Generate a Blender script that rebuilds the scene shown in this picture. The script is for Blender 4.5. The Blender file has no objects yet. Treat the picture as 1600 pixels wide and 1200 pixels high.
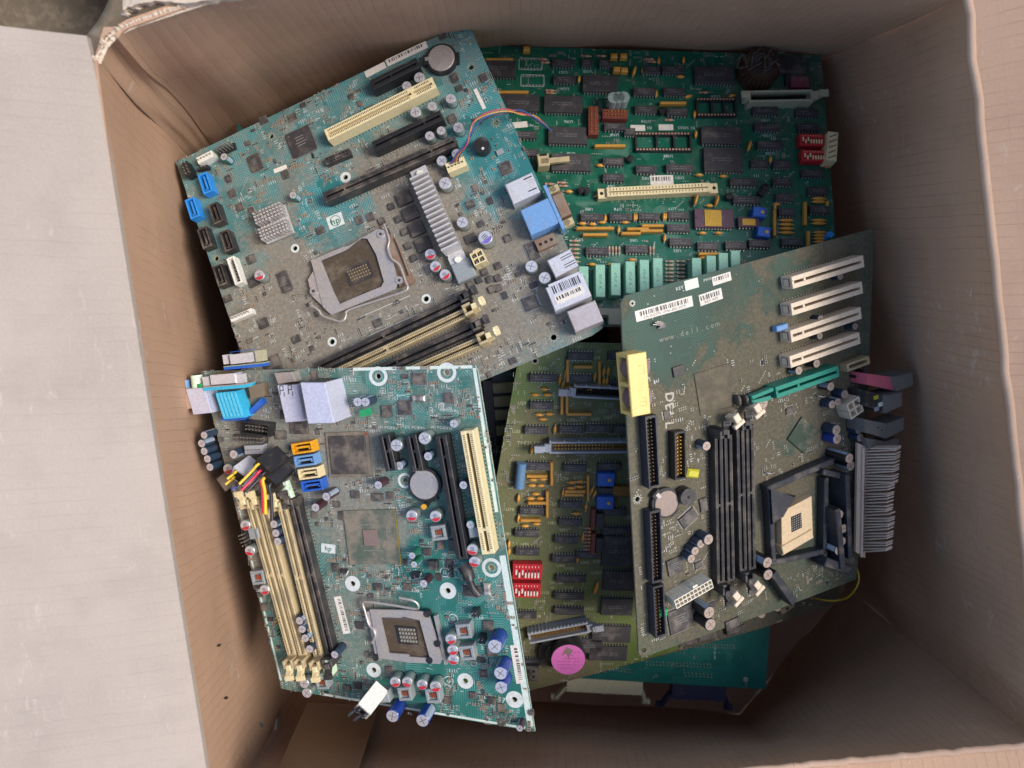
import bpy, math, random
from math import radians, sin, cos, pi, floor
from mathutils import Vector, Matrix, noise
from mathutils.geometry import tessellate_polygon

rnd = random.Random(7)
MM = 0.001
C = bpy.context.scene.collection
sc = bpy.context.scene

# ------------------------------------------------------------------ camera
F = 1155.0                      # focal length in photo pixels (1600 wide)
NAD = Vector(((730-800)/F, (600-480)/F, -1)).normalized()   # straight down, in camera space
up = -NAD
xa = (Vector((1, 0, 0)) - up*up.x).normalized()
ya = up.cross(xa)
R = Matrix((xa, ya, up))        # camera space -> world space
CAM = Vector((0, 0, 0.78))
cam_d = bpy.data.cameras.new('camera')
cam = bpy.data.objects.new('camera', cam_d); C.objects.link(cam)
cam.matrix_world = Matrix.Translation(CAM) @ R.to_4x4()
cam_d.sensor_width = 36; cam_d.lens = F/1600*36
cam_d.clip_start = 0.01; cam_d.clip_end = 200
cam_d.dof.use_dof = True; cam_d.dof.focus_distance = 0.52; cam_d.dof.aperture_fstop = 6.5
sc.camera = cam

# ------------------------------------------------------------------ light
SUN = (R @ Vector((0.80, 0.0, 1.0))).normalized()      # towards the sun
el = math.asin(SUN.z); az = math.atan2(SUN.x, SUN.y)
w = bpy.data.worlds.new('World'); sc.world = w; w.use_nodes = True
nt = w.node_tree
sky = nt.nodes.new('ShaderNodeTexSky'); sky.sky_type = 'NISHITA'; sky.sun_disc = False
sky.sun_elevation = el; sky.sun_rotation = az; sky.dust_density = 2.0; sky.air_density = 1.0; sky.ozone_density = 0.8
bg = nt.nodes['Background']; bg.inputs['Strength'].default_value = 0.15
nt.links.new(sky.outputs[0], bg.inputs['Color'])
sl = bpy.data.lights.new('sun', 'SUN'); sl.energy = 2.1; sl.angle = radians(22); sl.color = (1, 0.955, 0.92)
so = bpy.data.objects.new('sun', sl); C.objects.link(so)
so.rotation_euler = SUN.to_track_quat('Z', 'Y').to_euler(); so.location = SUN*5
sc.view_settings.view_transform = 'Standard'; sc.view_settings.look = 'None'
sc.view_settings.gamma = 1.0; sc.view_settings.use_curve_mapping = False
sc.view_settings.exposure = 0.66

# ------------------------------------------------------------------ helpers
def ray(px, py): return (R @ Vector(((px-800)/F, (600-py)/F, -1)))
def P(px, py, Z): return CAM + ray(px, py)*Z                 # Z = depth along the view axis
def PH(px, py, h): r = ray(px, py); return CAM + r*((CAM.z-h)/-r.z)   # point at world height h

def srgb(r, g, b):
    f = lambda c: c/12.92 if c <= 0.04045 else ((c+0.055)/1.055)**2.4
    return tuple(f(c/255) for c in (r, g, b))

class N:
    """tiny node-tree writer"""
    def __init__(s, name):
        s.m = bpy.data.materials.new(name); s.m.use_nodes = True
        s.t = s.m.node_tree; s.b = s.t.nodes['Principled BSDF']
    def n(s, typ, **k):
        o = s.t.nodes.new(typ)
        for a, v in k.items(): setattr(o, a, v)
        return o
    def l(s, a, b): s.t.links.new(a, b)
    def set(s, sock, v):
        if isinstance(v, bpy.types.NodeSocket): s.l(v, sock)
        elif isinstance(v, tuple) and len(v) == 3 and sock.type == 'RGBA': sock.default_value = (*v, 1)
        else: sock.default_value = v
    def math(s, op, a, b=0.0, c=0.0, clamp=False):
        o = s.n('ShaderNodeMath', operation=op, use_clamp=clamp)
        for i, v in enumerate((a, b, c)): s.set(o.inputs[i], v)
        return o.outputs[0]
    def mix(s, f, a, b):
        o = s.n('ShaderNodeMix', data_type='RGBA'); s.set(o.inputs[0], f); s.set(o.inputs[6], a); s.set(o.inputs[7], b)
        return o.outputs[2]
    def noise(s, vec, scale, detail=4, rough=0.55, dist=0.0):
        o = s.n('ShaderNodeTexNoise'); s.set(o.inputs['Scale'], scale); o.inputs['Detail'].default_value = detail
        o.inputs['Roughness'].default_value = rough; o.inputs['Distortion'].default_value = dist
        if vec is not None: s.l(vec, o.inputs['Vector'])
        return o.outputs['Fac']
    def ramp(s, v, lo, hi, a=0.0, b=1.0):
        o = s.n('ShaderNodeMapRange', interpolation_type='SMOOTHSTEP'); s.set(o.inputs[0], v)
        for i, q in enumerate((lo, hi, a, b)): s.set(o.inputs[i+1], q)
        return o.outputs[0]
    def voro(s, vec, scale, out='Color', dist='EUCLIDEAN', rand=1.0):
        o = s.n('ShaderNodeTexVoronoi', distance=dist); s.set(o.inputs['Scale'], scale); o.inputs['Randomness'].default_value = rand
        s.l(vec, o.inputs['Vector']); return o.outputs[out]
    def sep(s, v):
        o = s.n('ShaderNodeSeparateXYZ'); s.l(v, o.inputs[0]); return o.outputs
    def pos(s): return s.n('ShaderNodeNewGeometry').outputs['Position']
    def obj(s): return s.n('ShaderNodeTexCoord').outputs['Object']
    def bump(s, h, dist, strength=1.0):
        o = s.n('ShaderNodeBump'); o.inputs['Distance'].default_value = dist; o.inputs['Strength'].default_value = strength
        s.l(h, o.inputs['Height']); s.l(o.outputs[0], s.b.inputs['Normal'])
    def out(s, col, rough, metal=0.0, spec=0.5):
        s.set(s.b.inputs['Base Color'], col); s.set(s.b.inputs['Roughness'], rough)
        s.set(s.b.inputs['Metallic'], metal); s.b.inputs['Specular IOR Level'].default_value = spec
        return s.m

DUST = srgb(138, 125, 109)
_mc = {}
def mat(name, col, rough=0.45, metal=0.0, dust=0.3, spec=0.5, dcol=DUST):
    """painted / plastic / metal surface with grime: settles on the faces that look up"""
    key = (name, col, rough, metal, dust)
    if key in _mc: return _mc[key]
    q = N(name); p = q.pos()
    n1 = q.noise(p, 90, 5, 0.65); n2 = q.noise(p, 700, 3, 0.6)
    nz = q.sep(q.n('ShaderNodeNewGeometry').outputs['Normal'])[2]
    upf = q.ramp(nz, 0.1, 0.9, 0.35, 1.0)
    f = q.math('ADD', q.ramp(n1, 0.62-dust*0.45, 0.85-dust*0.35), q.math('MULTIPLY', n2, dust*0.45))
    f = q.math('MULTIPLY', q.math('MULTIPLY', f, upf), min(1.0, dust*1.35), clamp=True)
    v = q.ramp(n2, 0.3, 0.75, 0.86, 1.08)
    mv = q.n('ShaderNodeHueSaturation'); q.set(mv.inputs['Value'], v); q.set(mv.inputs['Color'], col)
    c = q.mix(f, mv.outputs[0], dcol)
    r = q.math('ADD', q.math('MULTIPLY', f, 0.9-rough), rough, clamp=True)
    m = q.math('MULTIPLY', q.math('SUBTRACT', 1.0, f), metal) if metal else 0.0
    _mc[key] = q.out(c, r, m, spec)
    return _mc[key]

class MB:
    def __init__(s): s.v = []; s.f = []; s.mi = []; s.sm = []; s.mats = []
    def m(s, mt):
        if mt not in s.mats: s.mats.append(mt)
        return s.mats.index(mt)
    def add(s, vs, fs, mt, smooth=False):
        o = len(s.v); s.v += [tuple(a) for a in vs]; i = s.m(mt)
        for f in fs: s.f.append([o+k for k in f]); s.mi.append(i); s.sm.append(smooth)
    def box(s, x, y, z, sx, sy, sz, mt, rz=0.0, ch=0.0, top=None):
        """box from z to z+sz centred on x,y; ch = chamfer of the top edge; top = material of the top face"""
        a, b = sx/2, sy/2; c_, s_ = cos(rz), sin(rz)
        def T(u, v, h): return (x+u*c_-v*s_, y+u*s_+v*c_, h)
        q = [(-a, -b), (a, -b), (a, b), (-a, b)]
        vs = [T(u, v, z) for u, v in q]+[T(u, v, z+sz-ch) for u, v in q]
        fs = [(3, 2, 1, 0)]+[(i, (i+1) % 4, 4+(i+1) % 4, 4+i) for i in range(4)]
        if ch > 0:
            k = [(u*(a-ch)/a, v*(b-ch)/b) for u, v in q]
            vs += [T(u, v, z+sz) for u, v in k]
            fs += [(4+i, 4+(i+1) % 4, 8+(i+1) % 4, 8+i) for i in range(4)]
            s.add(vs, fs, mt); s.add(vs[8:12], [(0, 1, 2, 3)], top or mt)
        else:
            s.add(vs, fs, mt); s.add(vs[4:8], [(0, 1, 2, 3)], top or mt)
    def hull8(s, vs, mt): s.add(vs, [(3, 2, 1, 0), (4, 5, 6, 7), (0, 1, 5, 4), (1, 2, 6, 5), (2, 3, 7, 6), (3, 0, 4, 7)], mt)
    def prism(s, pts, z0, z1, mt, top=None):
        n = len(pts); tri = tessellate_polygon([[Vector((p[0], p[1], 0)) for p in pts]])
        A = sum(pts[i][0]*pts[(i+1) % n][1]-pts[(i+1) % n][0]*pts[i][1] for i in range(n))
        vs = [(p[0], p[1], z0) for p in pts]+[(p[0], p[1], z1) for p in pts]
        sd = [(i, (i+1) % n, n+(i+1) % n, n+i) for i in range(n)]
        if A < 0: sd = [f[::-1] for f in sd]
        s.add(vs, sd, mt)
        def ori(t, upw):
            a, b, c = [pts[i] for i in t]; cr = (b[0]-a[0])*(c[1]-a[1])-(b[1]-a[1])*(c[0]-a[0])
            return tuple(t) if (cr > 0) == upw else tuple(t)[::-1]
        s.add(vs, [tuple(n+i for i in ori(t, True)) for t in tri], top or mt)
        s.add(vs, [ori(t, False) for t in tri], mt)
    def cyl(s, x, y, z, r, h, mt, seg=18, top=None, r2=None, stripe=None, smat=None):
        r2 = r if r2 is None else r2
        vs = [(x+r*cos(2*pi*i/seg), y+r*sin(2*pi*i/seg), z) for i in range(seg)]
        vs += [(x+r2*cos(2*pi*i/seg), y+r2*sin(2*pi*i/seg), z+h) for i in range(seg)]
        for i in range(seg):
            s.add([vs[i], vs[(i+1) % seg], vs[seg+(i+1) % seg], vs[seg+i]], [(0, 1, 2, 3)], smat if (stripe and i in stripe) else mt, True)
        s.add(vs[seg:], [tuple(range(seg))], top or mt)
        s.add(vs[:seg], [tuple(range(seg))[::-1]], mt)
    def ring(s, x, y, z, r0, r1, mt, seg=24, a0=0, a1=2*pi, h=0.0):
        vs = []; full = abs(a1-a0-2*pi) < 1e-6; n = seg if full else seg+1
        for i in range(n):
            a = a0+(a1-a0)*i/seg; vs += [(x+r0*cos(a), y+r0*sin(a), z), (x+r1*cos(a), y+r1*sin(a), z)]
        s.add(vs, [(2*i, 2*i+1, (2*i+3) % (2*n), (2*i+2) % (2*n)) for i in range(seg)], mt)
    def quad(s, x, y, z, sx, sy, mt, rz=0.0):
        c_, s_ = cos(rz), sin(rz)
        s.add([(x+u*c_-v*s_, y+u*s_+v*c_, z) for u, v in ((-sx/2, -sy/2), (sx/2, -sy/2), (sx/2, sy/2), (-sx/2, sy/2))], [(0, 1, 2, 3)], mt)
    def tube(s, pts, r, mt, seg=8):
        pts = [Vector(p) for p in pts]; n = len(pts); vs = []; pn = None
        for i, p in enumerate(pts):
            d = (pts[min(i+1, n-1)]-pts[max(i-1, 0)]).normalized()
            if pn is None: pn = d.orthogonal().normalized()
            pn = (pn-d*pn.dot(d)).normalized(); b = d.cross(pn)
            vs += [p+(pn*cos(2*pi*k/seg)+b*sin(2*pi*k/seg))*r for k in range(seg)]
        fs = [(i*seg+k, i*seg+(k+1) % seg, (i+1)*seg+(k+1) % seg, (i+1)*seg+k) for i in range(n-1) for k in range(seg)]
        s.add(vs, fs, mt, True)
        s.add(vs, [tuple(range(seg))[::-1], tuple((n-1)*seg+k for k in range(seg))], mt)
    def mesh(s, name):
        me = bpy.data.meshes.new(name); me.from_pydata(s.v, [], s.f)
        for m_ in s.mats: me.materials.append(m_)
        me.polygons.foreach_set('material_index', s.mi); me.polygons.foreach_set('use_smooth', s.sm)
        me.update(); return me

def link(name, me, parent=None, loc=(0, 0, 0), rz=0.0):
    o = bpy.data.objects.new(name, me); C.objects.link(o)
    if parent: o.parent = parent
    o.location = loc; o.rotation_euler = (0, 0, rz); return o
def tag(o, label=None, cat=None, group=None, kind=None):
    for k, v in (('label', label), ('category', cat), ('group', group), ('kind', kind)):
        if v: o[k] = v
    return o

def smooth_path(pts, n=6):
    pts = [Vector(p) for p in pts]; out = []
    for i in range(len(pts)-1):
        p0 = pts[max(i-1, 0)]; p1 = pts[i]; p2 = pts[i+1]; p3 = pts[min(i+2, len(pts)-1)]
        for k in range(n):
            t = k/n
            out.append(0.5*((2*p1)+(p2-p0)*t+(2*p0-5*p1+4*p2-p3)*t*t+(3*p1-p0-3*p2+p3)*t**3))
    out.append(pts[-1]); return out

# glyph meshes for silkscreen, stickers and logos
_gl = {}
def glyph(ch):
    if ch in _gl: return _gl[ch]
    cu = bpy.data.curves.new('glyph', 'FONT'); cu.body = ch; cu.size = 1.0; cu.resolution_u = 2
    o = bpy.data.objects.new('glyph', cu); C.objects.link(o)
    dg = bpy.context.evaluated_depsgraph_get(); me = o.evaluated_get(dg).to_mesh()
    vs = [tuple(v.co) for v in me.vertices]; fs = [tuple(p.vertices) for p in me.polygons]
    w_ = max([v[0] for v in vs], default=0.35)
    bpy.data.objects.remove(o); bpy.data.curves.remove(cu)
    _gl[ch] = (vs, fs, w_+0.1); return _gl[ch]
def text(mb, s, x, y, z, size, mt, rz=0.0, bold=1.0, mirror=False):
    tot = sum(0.45 if c == ' ' else glyph(c)[2] for c in s); cx = -tot/2; c_, s_ = cos(rz), sin(rz)
    for c in s:
        if c == ' ': cx += 0.45; continue
        vs, fs, w_ = glyph(c)
        for off in ((0.0,) if bold <= 1 else (-0.02, 0.02)):
            o = [((cx+v[0]+off)*size, (v[1]-0.35+off)*size) for v in vs]
            mb.add([(x+u*c_-v*s_, y+u*s_+v*c_, z+off*MM) for u, v in o], fs, mt)
        cx += w_

# ------------------------------------------------------------------ boards
class Board:
    def __init__(s, name, label, cat, anchor, n, xdir, group=None, dust=0.35):
        px, py, Z = anchor
        nw = (R @ Vector(n)).normalized(); o = P(px, py, Z)
        a, b = [s._hit(o, nw, q) for q in xdir]
        X = (b-a).normalized(); Y = nw.cross(X)
        s.M = Matrix(((X.x, Y.x, nw.x, a.x), (X.y, Y.y, nw.y, a.y), (X.z, Y.z, nw.z, a.z), (0, 0, 0, 1)))
        s.I = s.M.inverted(); s.dust = dust
        s.root = bpy.data.objects.new(name, None); s.root.empty_display_size = 0.02; C.objects.link(s.root)
        s.root.matrix_world = s.M; tag(s.root, label, cat, group)
        s.occ = []; s.silk = MB(); s.pads = MB(); s.smd = MB(); s.outline = []
    @staticmethod
    def _hit(o, nw, q):
        r = ray(*q); return CAM + r*((o-CAM).dot(nw)/r.dot(nw))
    def L(s, px, py, h=0.0):
        """photo pixel -> board coordinates on the plane h above the board"""
        c = s.I @ CAM; r = s.I.to_3x3() @ ray(px, py); t = (h-c.z)/r.z
        return Vector((c.x+r.x*t, c.y+r.y*t))
    def add(s, name, mb, loc=(0, 0, 0), rz=0.0, parent=None):
        me = mb if isinstance(mb, bpy.types.Mesh) else mb.mesh(name)
        return link(name, me, parent or s.root, loc, rz)
    def take(s, x, y, r): s.occ.append((x, y, r))
    def free(s, x, y, r): return all((x-a)**2+(y-b)**2 > (r+q)**2 for a, b, q in s.occ)
    def seg(s, p1, p2, h):
        a, b = s.L(*p1, h), s.L(*p2, h); d = b-a
        return (a+b)/2, d.length, math.atan2(d.y, d.x)
    def takeseg(s, c, L_, rz, w_):
        n = max(1, int(L_/w_)+1)
        for i in range(n+1):
            t = (i/n-0.5)*L_; s.take(c.x+t*cos(rz), c.y+t*sin(rz), w_*0.6)

def inside(p, poly):
    r = False; j = len(poly)-1
    for i in range(len(poly)):
        a, b = poly[i], poly[j]
        if (a[1] > p[1]) != (b[1] > p[1]) and p[0] < (b[0]-a[0])*(p[1]-a[1])/(b[1]-a[1])+a[0]: r = not r
        j = i
    return r

def pcb_mat(name, green, trace, dust, blobs, dust_col=DUST, rough=0.36, pitch=0.0016, grid=False, wipe=()):
    """solder mask over copper: bundles of parallel tracks, vias, and dust lying in drifts.
    blobs = (x, y, radius, amount): where dust has gathered (board coordinates); wipe = where it was rubbed off"""
    q = N(name); o = q.obj(); X, Y, Z_ = q.sep(o)
    cell = q.voro(o, 85, 'Color', 'CHEBYCHEV', 0.9); cr, cg, cb = q.sep(cell)
    a = q.math('MULTIPLY', q.math('ROUND', q.math('MULTIPLY', cr, 4)), pi/4)
    st = q.math('ADD', q.math('MULTIPLY', X, q.math('COSINE', a)), q.math('MULTIPLY', Y, q.math('SINE', a)))
    st = q.math('FRACT', q.math('DIVIDE', st, pitch))
    tr = q.ramp(q.math('ABSOLUTE', q.math('SUBTRACT', st, 0.5)), 0.16, 0.3)
    tr = q.math('MULTIPLY', tr, q.ramp(cg, 0.25, 0.4))
    big = q.noise(o, 28, 3); tr = q.math('MULTIPLY', tr, q.ramp(big, 0.35, 0.6, 0.25, 1.0))
    col = q.mix(tr, green, trace)
    if grid:
        gx = q.math('FRACT', q.math('MULTIPLY', X, 520)); gy = q.math('FRACT', q.math('MULTIPLY', Y, 520))
        g = q.math('MULTIPLY', q.math('GREATER_THAN', gx, 0.35), q.math('GREATER_THAN', gy, 0.35))
        col = q.mix(q.math('MULTIPLY', g, 0.35), col, trace)
    via = q.ramp(q.voro(o, 230, 'Distance', rand=0.8), 0.09, 0.13, 1.0, 0.0)
    via = q.math('MULTIPLY', via, q.ramp(q.noise(o, 60, 2), 0.5, 0.56))
    col = q.mix(via, col, srgb(165, 168, 150))
    fine = q.noise(o, 420, 5, 0.7); mid = q.noise(o, 75, 6, 0.62, 0.6); wide = q.noise(o, 16, 5, 0.6)
    amt = q.math('ADD', q.math('MULTIPLY', wide, 0.5), dust-0.25)
    for bx, by, br, ba in blobs:
        v = q.n('ShaderNodeVectorMath', operation='DISTANCE'); q.l(o, v.inputs[0]); v.inputs[1].default_value = (bx, by, 0)
        amt = q.math('ADD', amt, q.ramp(v.outputs['Value'], br*0.25, br, ba, 0.0))
    for bx, by, br, ba in wipe:
        v = q.n('ShaderNodeVectorMath', operation='DISTANCE'); q.l(o, v.inputs[0]); v.inputs[1].default_value = (bx, by, 0)
        dd = q.math('ADD', v.outputs['Value'], q.math('MULTIPLY', q.math('SUBTRACT', mid, 0.5), br*0.9))
        amt = q.math('SUBTRACT', amt, q.ramp(dd, br*0.6, br, ba, 0.0))
    d = q.math('ADD', q.math('MULTIPLY', amt, 1.5), q.math('MULTIPLY', q.math('SUBTRACT', mid, 0.5), 1.5))
    d = q.math('ADD', d, q.math('MULTIPLY', q.math('SUBTRACT', fine, 0.5), 0.9))
    d = q.math('MULTIPLY', q.ramp(d, -0.02, 1.2), 0.9)
    dc = q.mix(q.ramp(fine, 0.35, 0.7), tuple(c*0.72 for c in dust_col), tuple(min(1, c*1.12) for c in dust_col))
    c = q.mix(d, col, dc)
    r = q.math('ADD', q.math('MULTIPLY', d, 0.5), rough, clamp=True)
    q.bump(q.math('ADD', q.math('MULTIPLY', tr, 0.4), q.math('MULTIPLY', fine, d)), 0.00025, 0.6)
    return q.out(c, r, 0.0, 0.55)

def make_pcb(B, corners, pm, edge, holes=(), thick=1.6):
    """holes: (px, py, hole radius mm, ring radius mm, kind)  kind: w white ring, p star of pads, n none, s silver"""
    pts = [B.L(*c) for c in corners]
    A = sum(pts[i].x*pts[(i+1) % len(pts)].y-pts[(i+1) % len(pts)].x*pts[i].y for i in range(len(pts)))
    if A < 0: pts.reverse()
    B.poly = [tuple(p) for p in pts]
    loops = [[Vector((p.x, p.y, 0)) for p in pts]]
    for h in holes:
        c = B.L(h[0], h[1]); r = h[2]*MM
        loops.append([Vector((c.x+r*cos(-2*pi*i/14), c.y+r*sin(-2*pi*i/14), 0)) for i in range(14)])
        B.take(c.x, c.y, max(h[3], h[2])*MM*1.1)
    flat = [v for l_ in loops for v in l_]; n = len(flat); t = thick*MM; tri = tessellate_polygon(loops)
    mb = MB(); vs = [tuple(v) for v in flat]+[(v.x, v.y, -t) for v in flat]
    up_ = []
    for a, b, c in tri:
        cr = (flat[b]-flat[a]).cross(flat[c]-flat[a]).z
        up_.append((a, b, c) if cr > 0 else (c, b, a))
    mb.add(vs, up_, pm); mb.add(vs, [tuple(n+i for i in f[::-1]) for f in up_], pm)
    k = 0
    for l_ in loops:
        m = len(l_); mb.add(vs, [(k+i, n+k+i, n+k+(i+1) % m, k+(i+1) % m) for i in range(m)], edge); k += m
    B.add('printed_board', mb)
    for h in holes:
        c = B.L(h[0], h[1]); z = 0.06*MM; k = h[4]
        if k == 'w': B.silk.ring(c.x, c.y, z, h[2]*MM*1.02, h[3]*MM, WHITE_INK)
        if k == 'b':
            B.silk.ring(c.x, c.y, z, h[3]*MM*0.66, h[3]*MM, WHITE_INK); B.pads.ring(c.x, c.y, z*2, h[2]*MM*1.02, h[2]*MM*1.4, SOLDER)
        if k in 'ps':
            B.pads.ring(c.x, c.y, z, h[2]*MM*1.02, h[2]*MM*1.3, SOLDER)
            for i in range(10):
                a = 2*pi*i/10; B.pads.quad(c.x+cos(a)*h[3]*MM*0.85, c.y+sin(a)*h[3]*MM*0.85, z*2, 1.3*MM, 0.8*MM, SOLDER, a)

WHITE_INK = mat('white_ink', srgb(208, 212, 206), 0.6, dust=0.25)
SOLDER = mat('solder', srgb(160, 158, 146), 0.5, 0.3, dust=0.35)
PIN = mat('tinned_pin', srgb(196, 194, 186), 0.35, 0.8, dust=0.15)
GOLD = mat('gold_plate', srgb(214, 170, 70), 0.3, 0.7, dust=0.2)
STEEL = mat('nickel_steel', srgb(196, 188, 180), 0.36, 0.6, dust=0.4)
SHIELD = mat('tinned_shield', srgb(218, 216, 218), 0.38, 0.35, dust=0.3)
ALU = mat('aluminium', srgb(212, 208, 204), 0.42, 0.4, dust=0.25)
EPOXY = mat('black_epoxy', srgb(54, 52, 54), 0.5, dust=0.28)
EPOXYD = mat('dusty_epoxy', srgb(52, 50, 51), 0.6, dust=0.46)
BLACK = mat('black_plastic', srgb(34, 34, 37), 0.4, dust=0.22)
BLACKD = mat('dusty_black_plastic', srgb(42, 41, 43), 0.5, dust=0.42)
HOLE = mat('contact_hole', srgb(28, 24, 20), 0.8, dust=0.0)
BROWNHOLE = mat('brown_contact', srgb(110, 84, 48), 0.5, dust=0.1)
CREAM = mat('cream_plastic', srgb(226, 208, 160), 0.45, dust=0.2)
CREAMD = mat('dusty_cream', srgb(196, 176, 132), 0.5, dust=0.45)
IVORY = mat('ivory_plastic', srgb(232, 210, 180), 0.5, dust=0.18)
YELLOW = mat('pale_yellow_plastic', srgb(228, 200, 120), 0.45, dust=0.15)
WHITEP = mat('white_plastic', srgb(226, 224, 212), 0.45, dust=0.2)
GREYP = mat('grey_plastic', srgb(160, 162, 166), 0.45, dust=0.22)
PAPER = mat('paper_label', srgb(222, 214, 200), 0.7, dust=0.15)
INK = mat('black_ink', srgb(34, 32, 32), 0.7, dust=0.05)
GREYINK = mat('chip_marking', srgb(120, 118, 116), 0.7, dust=0.2)
ORANGE = mat('orange_epoxy', srgb(196, 142, 58), 0.4, dust=0.15)
TANTAL = mat('amber_epoxy', srgb(210, 150, 62), 0.35, dust=0.1)
FILM = mat('green_film_box', srgb(140, 192, 168), 0.45, dust=0.12)
RED = mat('red_switch_plastic', srgb(186, 34, 44), 0.4, dust=0.12)
BLUE = mat('blue_plastic', srgb(38, 96, 186), 0.4, dust=0.15)
SBLUE = mat('sky_blue_plastic', srgb(46, 140, 220), 0.4, dust=0.12)
LBLUE = mat('light_blue_plastic', srgb(110, 154, 200), 0.5, dust=0.3)
CYAN = mat('cyan_plastic', srgb(60, 176, 210), 0.4, dust=0.1)
NAVY = mat('navy_sleeve', srgb(30, 60, 140), 0.3, dust=0.15)
TEAL = mat('teal_plastic', srgb(40, 138, 116), 0.4, dust=0.15)
FERR = mat('grey_ferrite', srgb(142, 148, 148), 0.55, dust=0.25)
COPPER = mat('copper_coil', srgb(176, 92, 62), 0.4, 0.5, dust=0.2)
MOSS = mat('green_sleeve', srgb(30, 110, 84), 0.35, dust=0.15)
PURP = mat('maroon_sleeve', srgb(66, 34, 44), 0.3, dust=0.2)
SLATE = mat('slate_sleeve', srgb(40, 58, 78), 0.3, dust=0.25)
SILV = mat('silver_can', srgb(170, 178, 172), 0.35, 0.6, dust=0.3)
CANTOP = mat('can_top', srgb(214, 210, 212), 0.35, 0.5, dust=0.2)
PINK = mat('pink_plastic', srgb(214, 104, 118), 0.4, dust=0.15)
PINKL = mat('pink_label', srgb(198, 100, 166), 0.6, dust=0.12)
REDINK = mat('red_ink', srgb(190, 40, 52), 0.5, dust=0.15)
PURPINK = mat('violet_ink', srgb(120, 100, 180), 0.5, dust=0.15)
BROWN = mat('brown_phenolic', srgb(116, 52, 38), 0.5, dust=0.2)
MINT = mat('mint_plastic', srgb(206, 226, 196), 0.45, dust=0.12)
AMBER = mat('amber_plastic', srgb(226, 160, 30), 0.4, dust=0.12)
CERAM = mat('purple_ceramic', srgb(84, 58, 72), 0.45, dust=0.15)
GRN = mat('green_plastic', srgb(38, 150, 92), 0.45, dust=0.1)
PORTG = mat('port_grey_plastic', srgb(120, 114, 108), 0.5, dust=0.35)
RES = mat('resistor_beige', srgb(196, 150, 124), 0.5, dust=0.2)
RUST = mat('rusty_shield', srgb(134, 104, 82), 0.7, 0.2, dust=0.55)
EDGE = mat('fibreglass_edge', srgb(158, 166, 136), 0.6, dust=0.3)
EDGEL = mat('pale_edge', srgb(196, 206, 190), 0.6, dust=0.15)

# ---- component builders; px,py = photo pixel of the middle of the TOP face
_me = {}
def dip_mesh(L_, W, H, pins, body, big):
    key = ('dip', round(L_, 4), round(W, 4), pins, body.name, big)
    if key in _me: return _me[key]
    mb = MB(); g = 0.5*MM
    mb.box(0, 0, g, L_, W, H, body, ch=0.35*MM)
    mb.cyl(-L_/2+1.3*MM, 0, g+H, 0.8*MM, 0.05*MM, BLACK, 10)
    for k in range(pins):
        x = (k-(pins-1)/2)*L_*0.95/pins
        for s_ in (-1, 1):
            mb.box(x, s_*(W/2+0.35*MM), g+H*0.35, 0.9*MM, 0.9*MM, 0.35*MM, PIN)
            mb.box(x, s_*(W/2+0.75*MM), 0, 0.6*MM, 0.3*MM, g+H*0.4, PIN)
    r = random.Random(pins*31+int(L_*1e5))
    for row in ((0.9, -0.9) if W > 5*MM else (0,)):
        x = -L_*0.28
        while x < L_*0.25:
            wd = r.uniform(0.5, 0.9)*MM
            if r.random() < 0.8: mb.quad(x, row*MM, g+H+0.03*MM, wd*0.8, 0.7*MM, GREYINK)
            x += wd*1.35
    _me[key] = mb.mesh('integrated_circuit'); return _me[key]
def dip(B, px, py, Lp, Wp=None, rz=0.0, body=EPOXY, wide=False, name='integrated_circuit'):
    """Lp = length in photo pixels along the board's x"""
    H = 3.6*MM if not wide else 4.2*MM
    c = B.L(px, py, H+0.5*MM); a = B.L(px-Lp/2, py, H); b = B.L(px+Lp/2, py, H)
    L_ = round((b-a).length/MM/1.27)*1.27*MM; W = (6.4 if not wide else 13.6)*MM
    if Wp: W = (B.L(px, py-Wp/2, H)-B.L(px, py+Wp/2, H)).length
    pins = max(4, int(round(L_/(2.54*MM))))
    o = B.add(name, dip_mesh(L_, round(W/MM)*MM, H, pins, body, wide), (c.x, c.y, 0.02*MM), rz)
    B.takeseg(c, L_, rz, W*1.1); return o

def cap(B, px, py, r=4.0, h=11.0, sleeve=SLATE, top=CANTOP, mark=None, label=None, tilt=None):
    key = ('cap', r, h, sleeve.name, top.name, mark.name if mark else '')
    if key not in _me:
        mb = MB(); R_, H = r*MM, h*MM; seg = 22
        mb.cyl(0, 0, 0, R_*1.02, 0.8*MM, BLACK, seg)
        st = [0, 1, 2, 3] if sleeve in (SLATE, NAVY, PURP, MOSS, BLACK) else None
        mb.cyl(0, 0, 0.8*MM, R_, H-1.2*MM, sleeve, seg, stripe=st, smat=mat('sleeve_stripe', srgb(150, 165, 180), 0.35, dust=0.2))
        mb.cyl(0, 0, H-0.4*MM, R_, 0.4*MM, sleeve, seg, r2=R_*0.9)
        mb.cyl(0, 0, H, R_*0.9, 0.12*MM, top, seg)
        z = H+0.16*MM
        if mark:
            vs = [(R_*0.86*cos(a), R_*0.86*sin(a), z) for a in [pi*1.05+pi*0.8*i/8 for i in range(9)]]
            mb.add(vs, [tuple(range(9))], mark)
            for k in range(3): mb.quad(0, (0.35-0.25*k)*R_, z+0.02*MM, R_*0.7, R_*0.09, INK)
        else:
            mb.quad(0, 0, z, R_*1.3, R_*0.07, BLACK, 0.5); mb.quad(0, 0, z+0.02*MM, R_*0.07, R_*1.3, BLACK, 0.5)
        _me[key] = mb.mesh('electrolytic_capacitor')
    c = B.L(px, py, h*MM); o = B.add('electrolytic_capacitor', _me[key], (c.x, c.y, 0.02*MM), (px*7+py*3) % 6 if not mark else (px % 3)*0.2)
    B.take(c.x, c.y, r*MM*1.2)
    if label: o['label'] = label
    return o

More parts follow.
